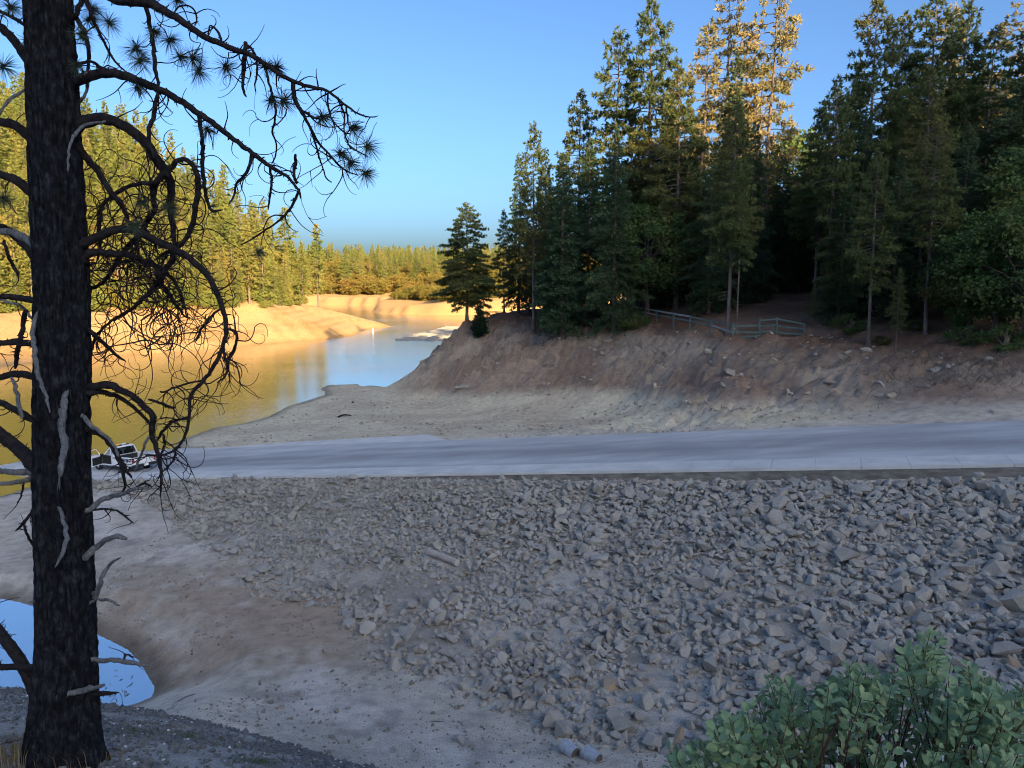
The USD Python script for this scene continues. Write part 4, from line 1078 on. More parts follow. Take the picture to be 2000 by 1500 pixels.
# (depth change along the branch, material, [(px, py, width) ...]) traced as they hang
BR = [
    (-0.5, 0, [(120, -95, 26), (180, -35, 24), (228, -2, 21), (262, 2, 20), (296, 8, 18), (336, 30, 15), (384, 62, 12.5), (444, 92, 11), (480, 102, 10), (516, 124, 9.5), (560, 152, 8), (600, 168, 7), (640, 178, 5.5), (672, 204, 4.5), (704, 224, 3.4), (728, 229, 2.6), (739, 226, 2)]),
    (-0.3, 0, [(132, 166, 24), (150, 159, 22), (176, 148, 20), (208, 141, 18), (240, 147, 17), (276, 161, 16), (312, 176, 14), (352, 197, 13), (388, 221, 12), (420, 244, 11), (452, 268, 10), (492, 299, 9), (532, 328, 8), (562, 347, 6), (582, 370, 5), (588, 390, 3)]),
    (0.25, 0, [(140, 255, 28), (158, 241, 26), (178, 235, 24), (204, 232, 22), (232, 240, 20), (260, 258, 20), (288, 284, 19), (308, 314, 19), (326, 340, 20), (334, 368, 15), (333, 400, 13), (336, 432, 11), (342, 474, 8), (352, 500, 5)]),
    (0.45, 0, [(326, 338, 15), (312, 350, 13), (301, 364, 12), (300, 388, 11), (301, 412, 11), (286, 436, 11), (272, 458, 10), (254, 477, 9), (240, 494, 9), (223, 520, 8), (211, 541, 8), (194, 556, 7), (172, 566, 7), (152, 578, 6), (146, 600, 5), (147, 618, 3)]),
    (0.1, 0, [(328, 338, 12), (337, 325, 11), (348, 315, 10), (364, 312, 9), (377, 324, 10), (385, 342, 11), (387, 372, 11), (383, 398, 11), (379, 424, 10), (372, 448, 10), (364, 466, 9), (346, 484, 8), (324, 494, 6), (306, 506, 4)]),
    (0.3, 0, [(312, 350, 9), (298, 358, 9), (276, 358, 8), (252, 364, 8), (230, 375, 8), (212, 388, 7), (199, 406, 8), (195, 430, 9), (193, 455, 8), (196, 480, 6), (190, 510, 4)]),
    (0.2, 0, [(150, 280, 15), (162, 300, 14), (182, 322, 13), (205, 356, 12), (218, 378, 11), (232, 392, 9), (243, 412, 8), (250, 434, 6), (262, 452, 4)]),
    (-0.2, 0, [(150, 482, 20), (168, 473, 18), (200, 458, 17), (232, 447, 16), (264, 449, 15), (296, 465, 15), (328, 481, 14), (360, 497, 13), (384, 517, 13), (408, 541, 12), (424, 573, 11), (434, 602, 10), (441, 628, 9), (439, 660, 8), (424, 703, 8), (400, 740, 7.5), (373, 772, 7), (370, 808, 6), (366, 836, 6), (356, 861, 5), (340, 880, 4.5), (316, 889, 4), (282, 888, 2.5)]),
    (0.2, 0, [(160, 508, 22), (176, 493, 15), (224, 495, 13), (260, 501, 11), (292, 514, 9), (322, 532, 8), (345, 556, 7), (358, 590, 5), (366, 606, 3)]),
    (0.5, 0, [(345, 484, 9), (332, 512, 9), (318, 540, 10), (300, 562, 9), (280, 582, 8), (262, 600, 7), (240, 614, 6), (216, 628, 5), (196, 646, 5), (184, 668, 4), (178, 692, 3)]),
    (0.4, 0, [(166, 640, 8), (182, 652, 9), (200, 668, 8), (216, 682, 7), (230, 696, 5), (246, 706, 3)]),
    (0.4, 0, [(300, 530, 7), (318, 556, 8), (332, 576, 8), (346, 598, 6), (360, 616, 4), (369, 622, 2)]),
    (0.0, 0, [(166, 760, 18), (190, 753, 16), (214, 752, 15), (240, 763, 13), (262, 776, 12), (280, 792, 12), (298, 812, 12), (297, 848, 11), (304, 872, 9), (310, 896, 8), (314, 920, 6), (315, 942, 5), (312, 970, 2.5)]),
    (0.1, 0, [(168, 770, 12), (200, 766, 10), (232, 776, 9), (258, 792, 7), (284, 818, 6), (300, 838, 5)]),
    (0.1, 1, [(297, 846, 7), (288, 860, 6), (278, 882, 5), (270, 904, 5), (263, 922, 3)]),
    (-0.2, 1, [(140, 782, 4), (148, 795, 6), (160, 812, 8), (174, 828, 8), (190, 840, 7), (212, 857, 6), (226, 876, 5), (232, 892, 5)]),
    (0.0, 0, [(168, 836, 12), (184, 842, 12), (200, 850, 11), (216, 868, 10), (230, 892, 10), (238, 912, 8), (242, 930, 6), (244, 948, 5), (240, 962, 3)]),
    (0.0, 0, [(230, 888, 7), (240, 908, 6), (250, 924, 5), (257, 933, 4)]),
    (-0.1, 1, [(168, 1000, 12), (180, 990, 11), (198, 978, 10), (222, 968, 9), (246, 962, 8), (268, 952, 7), (290, 954, 4), (306, 954, 2)]),
    (-0.1, 0, [(268, 953, 5), (280, 944, 5), (292, 948, 4), (298, 951, 2)]),
    (-0.1, 0, [(180, 996, 5), (206, 994, 4), (230, 998, 4), (246, 1010, 4), (262, 1023, 2)]),
    (-0.1, 1, [(168, 1088, 15), (182, 1074, 13), (198, 1060, 11), (214, 1051, 10), (232, 1049, 10), (249, 1052, 6)]),
    (-0.1, 1, [(184, 1166, 14), (190, 1155, 10), (198, 1128, 8), (214, 1104, 6), (236, 1088, 3)]),
    (-0.15, 1, [(184, 1162, 10), (178, 1156, 8), (160, 1153, 8), (142, 1159, 9), (118, 1176, 9), (90, 1174, 4), (56, 1176, 2.5)]),
    (0.0, 1, [(118, 1176, 6), (102, 1166, 4), (77, 1162, 3)]),
    (0.0, 1, [(184, 1172, 7), (170, 1182, 6), (158, 1198, 3)]),
    (-0.1, 1, [(188, 1170, 6), (210, 1172, 6), (234, 1183, 3)]),
    (0.0, 1, [(176, 1287, 10), (205, 1290, 9), (240, 1291, 9), (265, 1296, 8), (292, 1300, 4)]),
    (0.0, 0, [(240, 1290, 4), (247, 1278, 4), (256, 1282, 3), (264, 1284, 2)]),
    (-0.1, 1, [(58, 1349, 3), (80, 1358, 12), (100, 1356, 11), (118, 1362, 9), (140, 1352, 10), (170, 1346, 11), (206, 1337, 5)]),
    (0.0, 0, [(180, 1358, 9), (206, 1354, 9), (232, 1352, 3)]),
    (0.2, 0, [(75, 135, 20), (55, 118, 18), (30, 82, 17), (0, 52, 15), (-60, 10, 12)]),
    (0.1, 0, [(62, 60, 8), (48, 48, 7), (22, 32, 7), (0, 21, 6), (-40, 5, 5)]),
    (-0.2, 1, [(56, 172, 6), (40, 180, 6), (18, 196, 6), (0, 222, 5), (-20, 260, 3)]),
    (0.2, 0, [(76, 282, 22), (55, 264, 20), (30, 246, 18), (0, 238, 16), (-60, 236, 12)]),
    (0.2, 0, [(82, 388, 22), (62, 376, 19), (32, 352, 17), (0, 341, 15), (-60, 335, 12)]),
    (0.2, 1, [(86, 492, 22), (66, 478, 19), (38, 460, 16), (16, 452, 14), (0, 450, 12), (-50, 450, 10)]),
    (0.3, 0, [(72, 508, 18), (56, 486, 16), (36, 468, 15), (10, 446, 13), (-20, 440, 10)]),
    (0.1, 0, [(8, 470, 6), (14, 494, 7), (26, 520, 7), (36, 540, 6)]),
    (0.1, 0, [(80, 588, 14), (60, 585, 13), (30, 580, 12), (0, 580, 11), (-60, 584, 9)]),
    (-0.1, 1, [(62, 622, 5), (52, 606, 6), (38, 596, 6), (16, 590, 5), (0, 586, 4)]),
    (0.1, 0, [(80, 672, 14), (58, 670, 13), (28, 668, 13), (0, 670, 11), (-50, 672, 8)]),
    (0.1, 0, [(50, 605, 9), (44, 640, 9), (36, 676, 9), (30, 720, 7)]),
    (0.1, 0, [(86, 738, 16), (62, 735, 14), (30, 730, 14), (0, 737, 12), (-50, 745, 9)]),
    (-0.2, 1, [(22, 738, 6), (30, 756, 8), (36, 782, 8), (40, 818, 6)]),
    (0.2, 0, [(78, 824, 16), (58, 815, 14), (30, 800, 13), (0, 786, 12), (-40, 770, 9)]),
    (0.3, 0, [(92, 922, 34), (70, 908, 30), (42, 882, 26), (14, 858, 25), (0, 848, 24), (-50, 812, 20)]),
    (0.1, 1, [(76, 924, 14), (48, 922, 12), (24, 922, 11), (0, 920, 10), (-40, 916, 8)]),
    (-0.25, 1, [(112, 918, 9), (96, 918, 10), (78, 926, 10), (52, 938, 10), (24, 942, 9), (0, 943, 8), (-40, 943, 6)]),
    (0.1, 0, [(46, 944, 4), (44, 958, 4), (40, 972, 3), (33, 982, 2)]),
    (0.1, 0, [(74, 980, 7), (62, 1000, 6), (46, 1022, 6), (30, 1037, 3)]),
    (0.1, 0, [(46, 1026, 5), (54, 1046, 5), (62, 1060, 5), (72, 1070, 4)]),
    (0.3, 0, [(88, 1375, 32), (70, 1350, 28), (52, 1312, 24), (30, 1276, 22), (0, 1236, 20), (-40, 1190, 16)]),
    (0.1, 0, [(92, 1306, 14), (60, 1303, 13), (30, 1303, 13), (0, 1303, 12), (-50, 1303, 10)]),
    (-0.4, 1, [(86, 1418, 12), (66, 1428, 11), (40, 1440, 10), (14, 1446, 10), (0, 1452, 9), (-40, 1470, 8)]),
    (-0.3, 1, [(8, 1450, 9), (12, 1462, 8), (20, 1474, 5)]),
    (-0.35, 1, [(94, 580, 6), (82, 600, 9), (68, 622, 9), (65, 650, 9), (70, 700, 9), (78, 742, 8), (90, 775, 6), (98, 806, 3)]),
    (-0.1, 1, [(74, 732, 3), (86, 728, 3), (98, 725, 2)]),
    (-0.35, 1, [(129, 762, 9), (123, 800, 15), (121, 838, 13), (127, 870, 14), (120, 898, 12), (118, 930, 10)]),
    (-0.3, 1, [(118, 930, 6), (114, 965, 6), (119, 1000, 7), (127, 1030, 8), (128, 1056, 8), (120, 1085, 7), (107, 1108, 3)]),
    (0.0, 1, [(129, 1040, 5), (145, 1045, 5), (164, 1052, 3)]),
    (-0.1, 1, [(124, 864, 6), (134, 852, 7), (140, 846, 6)]),
    (-0.3, 1, [(206, 238, 5), (186, 239, 5), (164, 246, 6), (148, 260, 6), (137, 282, 5), (133, 306, 5), (132, 334, 4)]),
    (0.0, 0, [(140, 46, 6), (150, 22, 10), (160, 0, 10), (172, -30, 8)]),
    (0.1, 0, [(140, 22, 8), (156, 46, 9), (166, 66, 9), (172, 90, 8), (174, 112, 7), (170, 140, 5), (168, 160, 3)]),
    (0.2, 0, [(166, -6, 10), (176, 20, 9), (186, 48, 7), (200, 76, 5), (212, 100, 5), (226, 122, 4), (246, 140, 3)]),
    (0.1, 0, [(140, 128, 6), (160, 122, 6), (176, 120, 6), (196, 130, 6), (212, 138, 4)]),
    (0.1, 1, [(168, 140, 6), (170, 160, 7), (168, 180, 6), (156, 196, 6), (148, 206, 5)]),
    (-0.2, 0, [(284, 12, 9), (294, 50, 8), (300, 90, 8), (303, 130, 8), (308, 165, 6), (305, 200, 8), (298, 232, 9), (290, 258, 8), (293, 280, 7), (302, 310, 4)]),
    (0.1, 0, [(388, 222, 9), (392, 250, 8), (396, 290, 8), (396, 318, 8), (397, 345, 8), (400, 370, 7), (406, 396, 6), (415, 412, 5), (436, 410, 3)]),
    (0.1, 0, [(492, 300, 7), (488, 322, 7), (476, 344, 6), (462, 360, 5), (456, 384, 4), (446, 400, 3)]),
    (0.1, 0, [(584, 370, 6), (572, 400, 6), (552, 424, 5), (528, 444, 4), (508, 456, 4), (480, 474, 3), (470, 478, 2)]),
    (0.1, 0, [(528, 328, 5), (530, 360, 5), (526, 392, 4), (524, 410, 3)]),
    (0.0, 0, [(577, 302, 5), (576, 322, 7), (574, 340, 6), (580, 360, 5)]),
    (0.0, 0, [(480, 84, 8), (478, 104, 9), (476, 130, 9), (474, 158, 6), (476, 180, 5), (482, 190, 3)]),
    (0.1, 0, [(480, 86, 5), (492, 96, 5), (500, 112, 4), (502, 140, 4), (498, 166, 3), (500, 182, 2)]),
    (0.1, 0, [(516, 125, 6), (522, 150, 5), (532, 185, 5), (538, 210, 5), (536, 240, 4), (532, 256, 4), (540, 284, 3), (538, 304, 3), (530, 320, 2)]),
    (-0.1, 0, [(572, 158, 8), (575, 190, 9), (586, 214, 8), (600, 238, 6), (620, 275, 5), (640, 298, 4), (660, 320, 4), (680, 336, 3), (700, 342, 2)]),
    (-0.1, 0, [(586, 214, 6), (610, 228, 5), (626, 232, 4)]),
    (0.0, 0, [(606, 250, 4), (618, 288, 4), (630, 326, 3), (636, 346, 3), (648, 357, 2)]),
    (0.0, 0, [(640, 182, 4), (642, 214, 4), (650, 236, 3), (672, 258, 3), (686, 262, 2)]),
    (0.0, 0, [(660, 194, 4), (672, 222, 4), (672, 254, 3), (682, 284, 3), (700, 296, 3), (722, 308, 2)]),
    (0.0, 0, [(676, 208, 4), (680, 240, 3), (684, 256, 2)]),
    (0.0, 0, [(406, 70, 3), (408, 58, 3), (412, 50, 3), (426, 62, 5), (432, 80, 5), (430, 86, 5)]),
    (0.0, 0, [(340, 24, 3), (350, 13, 3.4), (364, 10, 3.4), (378, 18, 3.4), (384, 34, 3.4), (381, 52, 3)]),
    (0.0, 0, [(434, 602, 4), (416, 614, 5), (402, 632, 5), (390, 648, 5), (382, 668, 3)]),
    (0.0, 0, [(441, 640, 5), (456, 646, 6), (463, 655, 6), (458, 680, 6), (446, 700, 5), (436, 706, 3)]),
    (0.0, 0, [(436, 680, 5), (440, 700, 5), (444, 715, 5), (440, 735, 4), (424, 748, 3)]),
    (0.0, 0, [(398, 742, 4), (370, 748, 4), (344, 756, 4), (318, 766, 4), (312, 764, 3)]),
    (0.1, 0, [(370, 815, 4), (348, 820, 5), (328, 830, 6), (316, 846, 6), (306, 862, 4)]),
    (0.1, 0, [(344, 878, 4), (340, 896, 4), (328, 912, 4), (318, 922, 3)]),
    (0.0, 0, [(318, 848, 5), (322, 866, 5), (318, 880, 5), (314, 892, 3)]),
    (0.0, 0, [(312, 818, 3), (324, 816, 3), (344, 818, 2)]),
    (0.2, 0, [(290, 780, 4), (310, 785, 6), (330, 794, 6), (344, 796, 4)]),
]
twigs_of = {}
BPTS = []
for dY, grey, pts in BR:
    p = np.array(pts, float)
    n = max(10, int(len(p) * 5))
    sp = spline(p, n)
    u = np.linspace(0, 1, n)
    y0 = TY + (-0.12 if grey and len(p) > 4 and p[0, 0] < 140 and 60 < p[:, 0].mean() < 140 else 0.0)
    Yd = y0 + dY * u ** 1.2 + 0.03 * np.sin(u * 9 + p[0, 0])
    v = np.array([to3(a, b, c) for (a, b, _), c in zip(sp, Yd)])
    r = np.array([max(0.0022, pxr(q3, w)) for q3, w in zip(v, sp[:, 2])])
    r = r * (1 + (0.45 if grey else 0.14) * (noise(v * 30 + 3) - 0.5) + 0.10 * (noise(v * 90 + 5) - 0.5))
    r[-1] *= 0.5
    v = v + (noise(v[:, None, :] * 30 + np.array([[0, 0, 0], [9, 3, 1], [4, 8, 2]])[None]) - 0.5) * np.minimum(r, 0.014)[:, None] * (1.6 if grey else 1.1)
    m = tube(v, r, 9 if r.max() > 0.015 else 6)
    if not grey:
        sp_ = MB().add(*m)
        ns = int(np.linalg.norm(np.diff(v, axis=0), axis=1).sum() * 34)
        for _ in range(ns):
            k = int(rng.integers(1, len(v) - 1))
            d_, e1, e2 = frame(v[k + 1] - v[k - 1])
            a_ = rng.uniform(0, 6.28)
            o_ = e1 * math.cos(a_) + e2 * math.sin(a_)
            ln_ = rng.uniform(0.004, 0.012) if rng.uniform() < 0.8 else rng.uniform(0.015, 0.05)
            q0 = v[k] + (v[k + 1] - v[k]) * rng.uniform() + o_ * r[k] * 0.6
            sp_.add(*tube([q0, q0 + o_ * (r[k] * 0.4 + ln_ * 0.6) + d_ * ln_ * 0.2, q0 + o_ * (r[k] * 0.4 + ln_) + d_ * ln_ * rng.uniform(-0.3, 0.6)], [min(r[k] * 0.5, 0.005), min(r[k] * 0.4, 0.0035), 0.001], 4, False))
        m = sp_.mesh()
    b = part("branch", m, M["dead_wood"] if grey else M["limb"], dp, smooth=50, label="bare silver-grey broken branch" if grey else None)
    BPTS.append((b, v, r, grey))


def curl(p, d, n, seg, curve, rg, sag=0.25):
    """a thin twig that curls as it hangs, mostly in a plane across the view"""
    P, d = [np.array(p, float)], np.array(d, float)
    k = curve
    for _ in range(n):
        c, s = math.cos(k), math.sin(k)
        d = np.array([d[0] * c - d[2] * s, d[1] * 0.93 + rg.normal(0, 0.05), d[0] * s + d[2] * c])
        d = d + np.array([0, 0, -sag * 0.16])
        d /= np.linalg.norm(d)
        k = k * 0.9 + rg.normal(0, 0.13)
        if rg.uniform() < 0.09:
            k = rg.normal(0, 0.45)
        P.append(P[-1] + d * seg)
    return np.array(P)


TIPS = []
for b, v, r, grey in BPTS:
    ln = np.linalg.norm(np.diff(v, axis=0), axis=1).sum()
    c = proj(v.mean(0)[None])[0]
    tang = 150 < c[0] < 470 and 330 < c[1] < 760
    if grey or ln < 0.22:
        continue
    cnt = int(ln * (19 if tang else 9)) if c[0] > 60 else int(ln * 5)
    mb, made = MB(), 0
    for _ in range(cnt):
        k = rng.integers(int(len(v) * 0.22), len(v))
        ang_ = rng.uniform(-2.9, -0.2) if rng.uniform() < 0.75 else rng.uniform(0, 3.1)
        d0 = np.array([math.cos(ang_), rng.normal(0, 0.35), math.sin(ang_)])
        nseg = int(rng.integers(7, 19)) if tang else int(rng.integers(5, 14))
        w = curl(v[k], d0, nseg, rng.uniform(0.016, 0.034), rng.normal(0, 0.2), rng)
        rr_ = np.linspace(min(r[k] * 0.7, rng.uniform(0.0035, 0.0062)), 0.0016, len(w))
        mb.add(*tube(w, rr_, 4, False))
        made += 1
        if nseg > 9 and rng.uniform() < 0.6:
            w2 = curl(w[nseg // 2], w[nseg // 2 + 1] - w[nseg // 2] + rng.normal(0, 0.02, 3), nseg // 2, 0.028, rng.normal(0, 0.25), rng)
            mb.add(*tube(w2, np.linspace(0.003, 0.0014, len(w2)), 4, False))
        TIPS.append(w[-1])
    if made:
        part("twigs", mb.mesh(), M["limb"], b, kind="stuff")
# tangle of thin dead twigs between the middle branches
for _ in range(20):
    mb = MB()
    cx0, cy0 = rng.uniform(180, 345), rng.uniform(400, 640)
    for _ in range(9):
        P0 = to3(cx0 + rng.normal(0, 26), cy0 + rng.normal(0, 34), TY + rng.uniform(0.0, 0.5))
        a = rng.uniform(-3.14, 3.14)
        w = curl(P0, (math.cos(a), rng.normal(0, 0.2), math.sin(a)), int(rng.integers(12, 22)), rng.uniform(0.024, 0.036), rng.normal(0, 0.13), rng, 0.5)
        mb.add(*tube(w, np.linspace(rng.uniform(0.003, 0.0065), 0.0018, len(w)), 4, False))
    part("twigs", mb.mesh(), M["limb"], dp, kind="stuff")
# the few living needle tufts
TUFTS = [(265, 95, 26), (272, 118, 26), (376, 112, 24), (388, 138, 24), (440, 130, 24), (300, 62, 18), (212, 44, 22), (178, 18, 24), (20, 14, 24), (6, 130, 26), (158, 66, 22), (172, 40, 22), (540, 132, 20), (520, 130, 18), (552, 198, 26), (528, 196, 18), (628, 230, 24), (688, 250, 22),
         (716, 285, 26), (664, 300, 20), (684, 318, 22), (712, 338, 22), (404, 252, 20), (268, 172, 20), (330, 405, 24), (274, 395, 22), (330, 78, 22), (350, 110, 18), (258, 440, 20), (148, 128, 16), (345, 0, 16), (56, 80, 18), (4, 388, 20), (505, 492, 14)]
for px, py, s in TUFTS:
    c = to3(px, py, TY + rng.uniform(-0.3, 0.2))
    n = 130
    u = rng.normal(size=(n, 3)) + np.array([0.45, 0, -0.1])
    u /= np.linalg.norm(u, axis=1, keepdims=True)
    ln = pxr(c, 2.5 * s) * rng.uniform(0.6, 1.2, n)
    mb = MB()
    for d0, l in zip(u, ln):
        e = c + d0 * l + np.array([0, 0, -0.15 * l])
        mb.add(*tube([c + d0 * 0.004, (c + e) / 2 + [0, 0, 0.05 * l], e], [0.0014, 0.0013, 0.0006], 3, False))
    nc = part("needle_cluster", mb.mesh(), M["needle"], dp)
    if rng.uniform() < 0.7:
        k = trimesh.creation.icosphere(2, 0.016)
        kv = np.array(k.vertices)
        part("bud", (kv * [0.9, 0.9, 1.3] * (1 + 0.3 * (noise(kv * 200)[:, None] - 0.5)) + c, k.faces), M["limb"], nc, smooth=True)
    # the shoot that carries it
    tip = np.array(TIPS)
    near_ = tip[np.argmin(np.linalg.norm(tip - c, axis=1))] if np.min(np.linalg.norm(tip - c, axis=1)) < 0.25 else c + np.array([-0.06, 0, 0.05])
    part("shoot", tube(spline(np.array([near_, (near_ + c) / 2 + [0.01, 0, 0.012], c]), 6), np.linspace(0.003, 0.004, 6), 5), M["limb"], nc, smooth=True)
# lichen clumps
mb = MB()
for _ in range(90):
    b, v, r, grey = BPTS[rng.integers(0, len(BPTS))]
    k = rng.integers(0, len(v))
    mb.add(*rock(int(rng.integers(0, 48)), v[k] + rng.normal(0, 1, 3) * r[k] * 0.8, rng.uniform(0.004, 0.010), rng))
part("lichen", mb.mesh(), M["dead_wood"], dp, kind="stuff")
# dry grass round its foot
def grass(name, cx0, cy0, rx, n, h, material, label, seed, lean=0.5):
    rg = np.random.default_rng(seed)
    g = gnd(cx0, cy0)
    q = g[:2] + rg.normal(size=(n, 2)) * rx
    z = height_on(q[:, 0], q[:, 1])
    a = rg.uniform(0, 6.28, n)
    hh = h * rg.uniform(0.4, 1.2, n)
    d = np.stack([np.cos(a), np.sin(a)], 1) * lean * rg.uniform(0.2, 1, (n, 1))
    base = np.column_stack([q, z - 0.01])
    mid = base + np.column_stack([d * hh[:, None] * 0.35, hh * 0.65])
    tip = base + np.column_stack([d * hh[:, None], hh])
    sd = np.column_stack([-np.sin(a), np.cos(a), 0 * a]) * 0.0025
    v = np.stack([base - sd, base + sd, mid + sd * 0.8, mid - sd * 0.8, tip], 1).reshape(-1, 3)
    i = np.arange(n)[:, None] * 5
    return part(name, (v, np.vstack([i + [0, 1, 2], i + [0, 2, 3], i + [3, 2, 4]])), material, None, label=label, cat="grass", kind="stuff")


grass("dry_grass", 75, 1490, 0.26, 620, 0.20, M["dry_grass"], "straw-coloured dry grass tuft at the foot of the dead pine", 1)
for k, (px, py, r, lab) in enumerate(((268, 1432, 0.10, "small green grass patch on the gravel right of the dead pine"), (368, 1441, 0.10, "second green grass patch on the gravel, farther right"), (510, 1492, 0.10, "green grass patch on the gravel at the bottom of the frame"))):
    grass("grass_patch", px, py, r, 420, 0.035, M["green_grass"], lab, 5 + k, 1.0)

# ------------------------------------------------------------------ manzanita bush
rng = np.random.default_rng(303)
bush = thing("manzanita_bush", "grey-green manzanita bush with round leaves in the bottom right corner", "bush")
OUT = np.array([(1290, 1500), (1308, 1462), (1345, 1440), (1400, 1400), (1450, 1395), (1470, 1360), (1500, 1312), (1545, 1322), (1585, 1350), (1625, 1318), (1665, 1272), (1705, 1300), (1745, 1312), (1775, 1262), (1812, 1222), (1848, 1240), (1868, 1292), (1905, 1290), (1940, 1335), (1975, 1312), (2060, 1325)], float)
LV = np.array([[0, 0, 0], [0.30, 0.27, 0.05], [0.62, 0.33, 0.06], [0.9, 0.16, 0.03], [1.0, 0, 0], [0.9, -0.16, 0.03], [0.62, -0.33, 0.06], [0.30, -0.27, 0.05], [0.34, 0, -0.015], [0.68, 0, -0.02]])
LF = np.array([[0, 8, 1], [1, 8, 9], [1, 9, 2], [2, 9, 3], [3, 9, 4], [4, 9, 5], [5, 9, 6], [6, 9, 8], [6, 8, 7], [7, 8, 0]])
leafs, stems = [], []
roots = [np.array([x, y, gz(x, y) - 0.02]) for x, y in ((1.15, 2.75), (1.5, 2.95), (1.85, 2.8), (2.2, 3.2), (2.6, 3.3), (1.7, 3.4))]
for k in range(340):
    px = rng.uniform(1295, 2050)
    top = np.interp(px, OUT[:, 0], OUT[:, 1]) + (rng.uniform(0, 40) if k < 80 else rng.uniform(20, 330))
    Y = np.interp(top, [1220, 1500, 1700], [3.1, 2.7, 2.4]) + rng.uniform(-0.35, 0.5)
    tip = at(px, top, Y=Y)
    root = roots[int(np.argmin([np.hypot(*(tip - q0)[:2]) + rng.uniform(0, 0.4) for q0 in roots]))]
    mid = root * 0.45 + tip * 0.55 + np.array([rng.normal(0, 0.05), rng.normal(0, 0.05), -0.06])
    st = spline(np.array([root, mid, tip]), 14)
    # spline() spaces by the ground plan; close enough for stems
    stems.append((st, np.linspace(rng.uniform(0.004, 0.007), 0.0012, 14)))
    ax_ = tip - st[-4]
    ax_ /= np.linalg.norm(ax_)
    nl = rng.integers(17, 28)
    slen = np.linalg.norm(np.diff(st, axis=0), axis=1).sum()
    for j in range(nl):
        t = 1 - (j / nl) * rng.uniform(0.9, 1.1) * 0.24 / slen
        p = st[0] if t < 0 else np.array([np.interp(t, np.linspace(0, 1, 14), st[:, c3]) for c3 in range(3)])
        a = j * 2.4 + rng.normal(0, 0.3)
        _, e1, e2 = frame(ax_)
        d = ax_ * rng.uniform(0.2, 1.0) + (e1 * math.cos(a) + e2 * math.sin(a)) * rng.uniform(0.7, 1.0)
        d /= np.linalg.norm(d)
        nrm = np.cross(np.cross(d, ax_ + rng.normal(0, 0.35, 3)), d)
        nrm /= np.linalg.norm(nrm) + 1e-9
        sz = rng.uniform(0.030, 0.060) * (0.62 if j < 3 else 1.0)
        sd = np.cross(nrm, d)
        o = p + d * 0.010
        fold = rng.uniform(-1.0, 3.2)
        lv = LV * [1, rng.uniform(0.9, 1.2), fold]
        leafs.append((o + (lv[:, :1] * d + lv[:, 1:2] * sd + lv[:, 2:] * nrm) * sz, p))
mbs = MB()
for k, (st, r) in enumerate(stems):
    if k % 4 == 0:
        part("stem", tube(st, r * 1.25, 6), M["red_stem"], bush, smooth=True)
    else:
        mbs.add(*tube(st, r, 5, False))
part("twigs", mbs.mesh(), M["red_stem"], bush, kind="stuff")
lc = np.array([v.mean(0) for v, _ in leafs])
pj = proj(lc)
vis = (pj[:, 0] < 1995) & (pj[:, 1] < 1495)
order = np.argsort(-np.where(vis, 1.0 / pj[:, 2], 0))
mbl = MB()
for n, k in enumerate(order):
    if n < 300:
        part("leaf", (leafs[k][0], LF), M["manzanita"], bush, smooth=True)
    else:
        mbl.add(leafs[k][0], LF)
part("foliage", mbl.mesh(), M["manzanita"], bush, smooth=True, kind="stuff")

# ------------------------------------------------------------------ pickup truck at the water's edge
def prism(prof, y0, y1, inset=0.0):
    """side outline (x, z) extruded across y; inset narrows the top"""
    from shapely.geometry import Polygon
    m = trimesh.creation.extrude_polygon(Polygon(prof), y1 - y0, engine="earcut")
    v = np.array(m.vertices)
    v = np.column_stack([v[:, 0], v[:, 2] + y0, v[:, 1]])
    if inset:
        z = v[:, 2]
        k = (z - z.min()) / (z.max() - z.min())
        mid = (y0 + y1) / 2
        v[:, 1] = mid + (v[:, 1] - mid) * (1 - inset * k)
    return v, np.array(m.faces)[:, ::-1]


ts, tw_ = -0.5, 2.7
pos = rpt(ts, tw_)
HEAD = math.atan2(math.cos(math.radians(59 - 0)), -math.sin(math.radians(59)))    # heading, 59 degrees left of straight ahead
tr = UsdGeom.Xform.Define(stage, numbered("/World", "pickup_truck"))
tr.AddTranslateOp().Set(Gf.Vec3d(*map(float, pos)))
tr.AddRotateZOp().Set(math.degrees(HEAD))
tr.AddRotateYOp().Set(2.6)
truck = tag(tr.GetPrim(), "white pickup truck with its driver's door open at the water's edge on the ramp", "pickup truck")


def arch(cx0, r, n=9):
    return [(cx0 + r * math.cos(a), 0.34 + r * math.sin(a)) for a in np.linspace(math.pi, 0, n)]


low = [(-2.3, 0.52), (-1.87, 0.48)] + arch(-1.42, 0.42) + [(-0.95, 0.40), (0.95, 0.40)] + arch(1.43, 0.42) + [(1.9, 0.45), (2.25, 0.5)]
bodyp = low + [(2.28, 0.86), (1.1, 1.0), (-0.45, 1.02), (-0.45, 1.03), (-2.3, 1.03)]
W2 = 0.84
mb = MB()
mb.add(*prism([p for p in low if p[0] > -0.4 or True][0:0] or [(-0.42, 0.42), (0.98, 0.42)] + arch(1.43, 0.42) + [(1.9, 0.45), (2.25, 0.5), (2.28, 0.84), (1.1, 0.98), (-0.42, 1.0)], -W2, W2))
part("body", mb.mesh(), M["truck_white"], truck, smooth=30)
for s_ in (-1, 1):
    y = (W2 - 0.07) * s_
    part("bed_side", prism([(-2.3, 0.52), (-1.87, 0.48)] + arch(-1.42, 0.42) + [(-0.95, 0.42), (-0.44, 0.42), (-0.44, 1.04), (-2.3, 1.04)], min(y, W2 * s_), max(y, W2 * s_)), M["truck_white"], truck)
part("bed_floor", MB().box((-1.36, 0, 0.62), (1.84, 1.5, 0.06)).box((-0.46, 0, 0.8), (0.04, 1.53, 0.42)).mesh(), M["black_trim"], truck)
tg = part("tailgate", MB().box((-2.32, 0, 0.79), (0.06, 1.55, 0.48)).mesh(), M["truck_white"], truck)
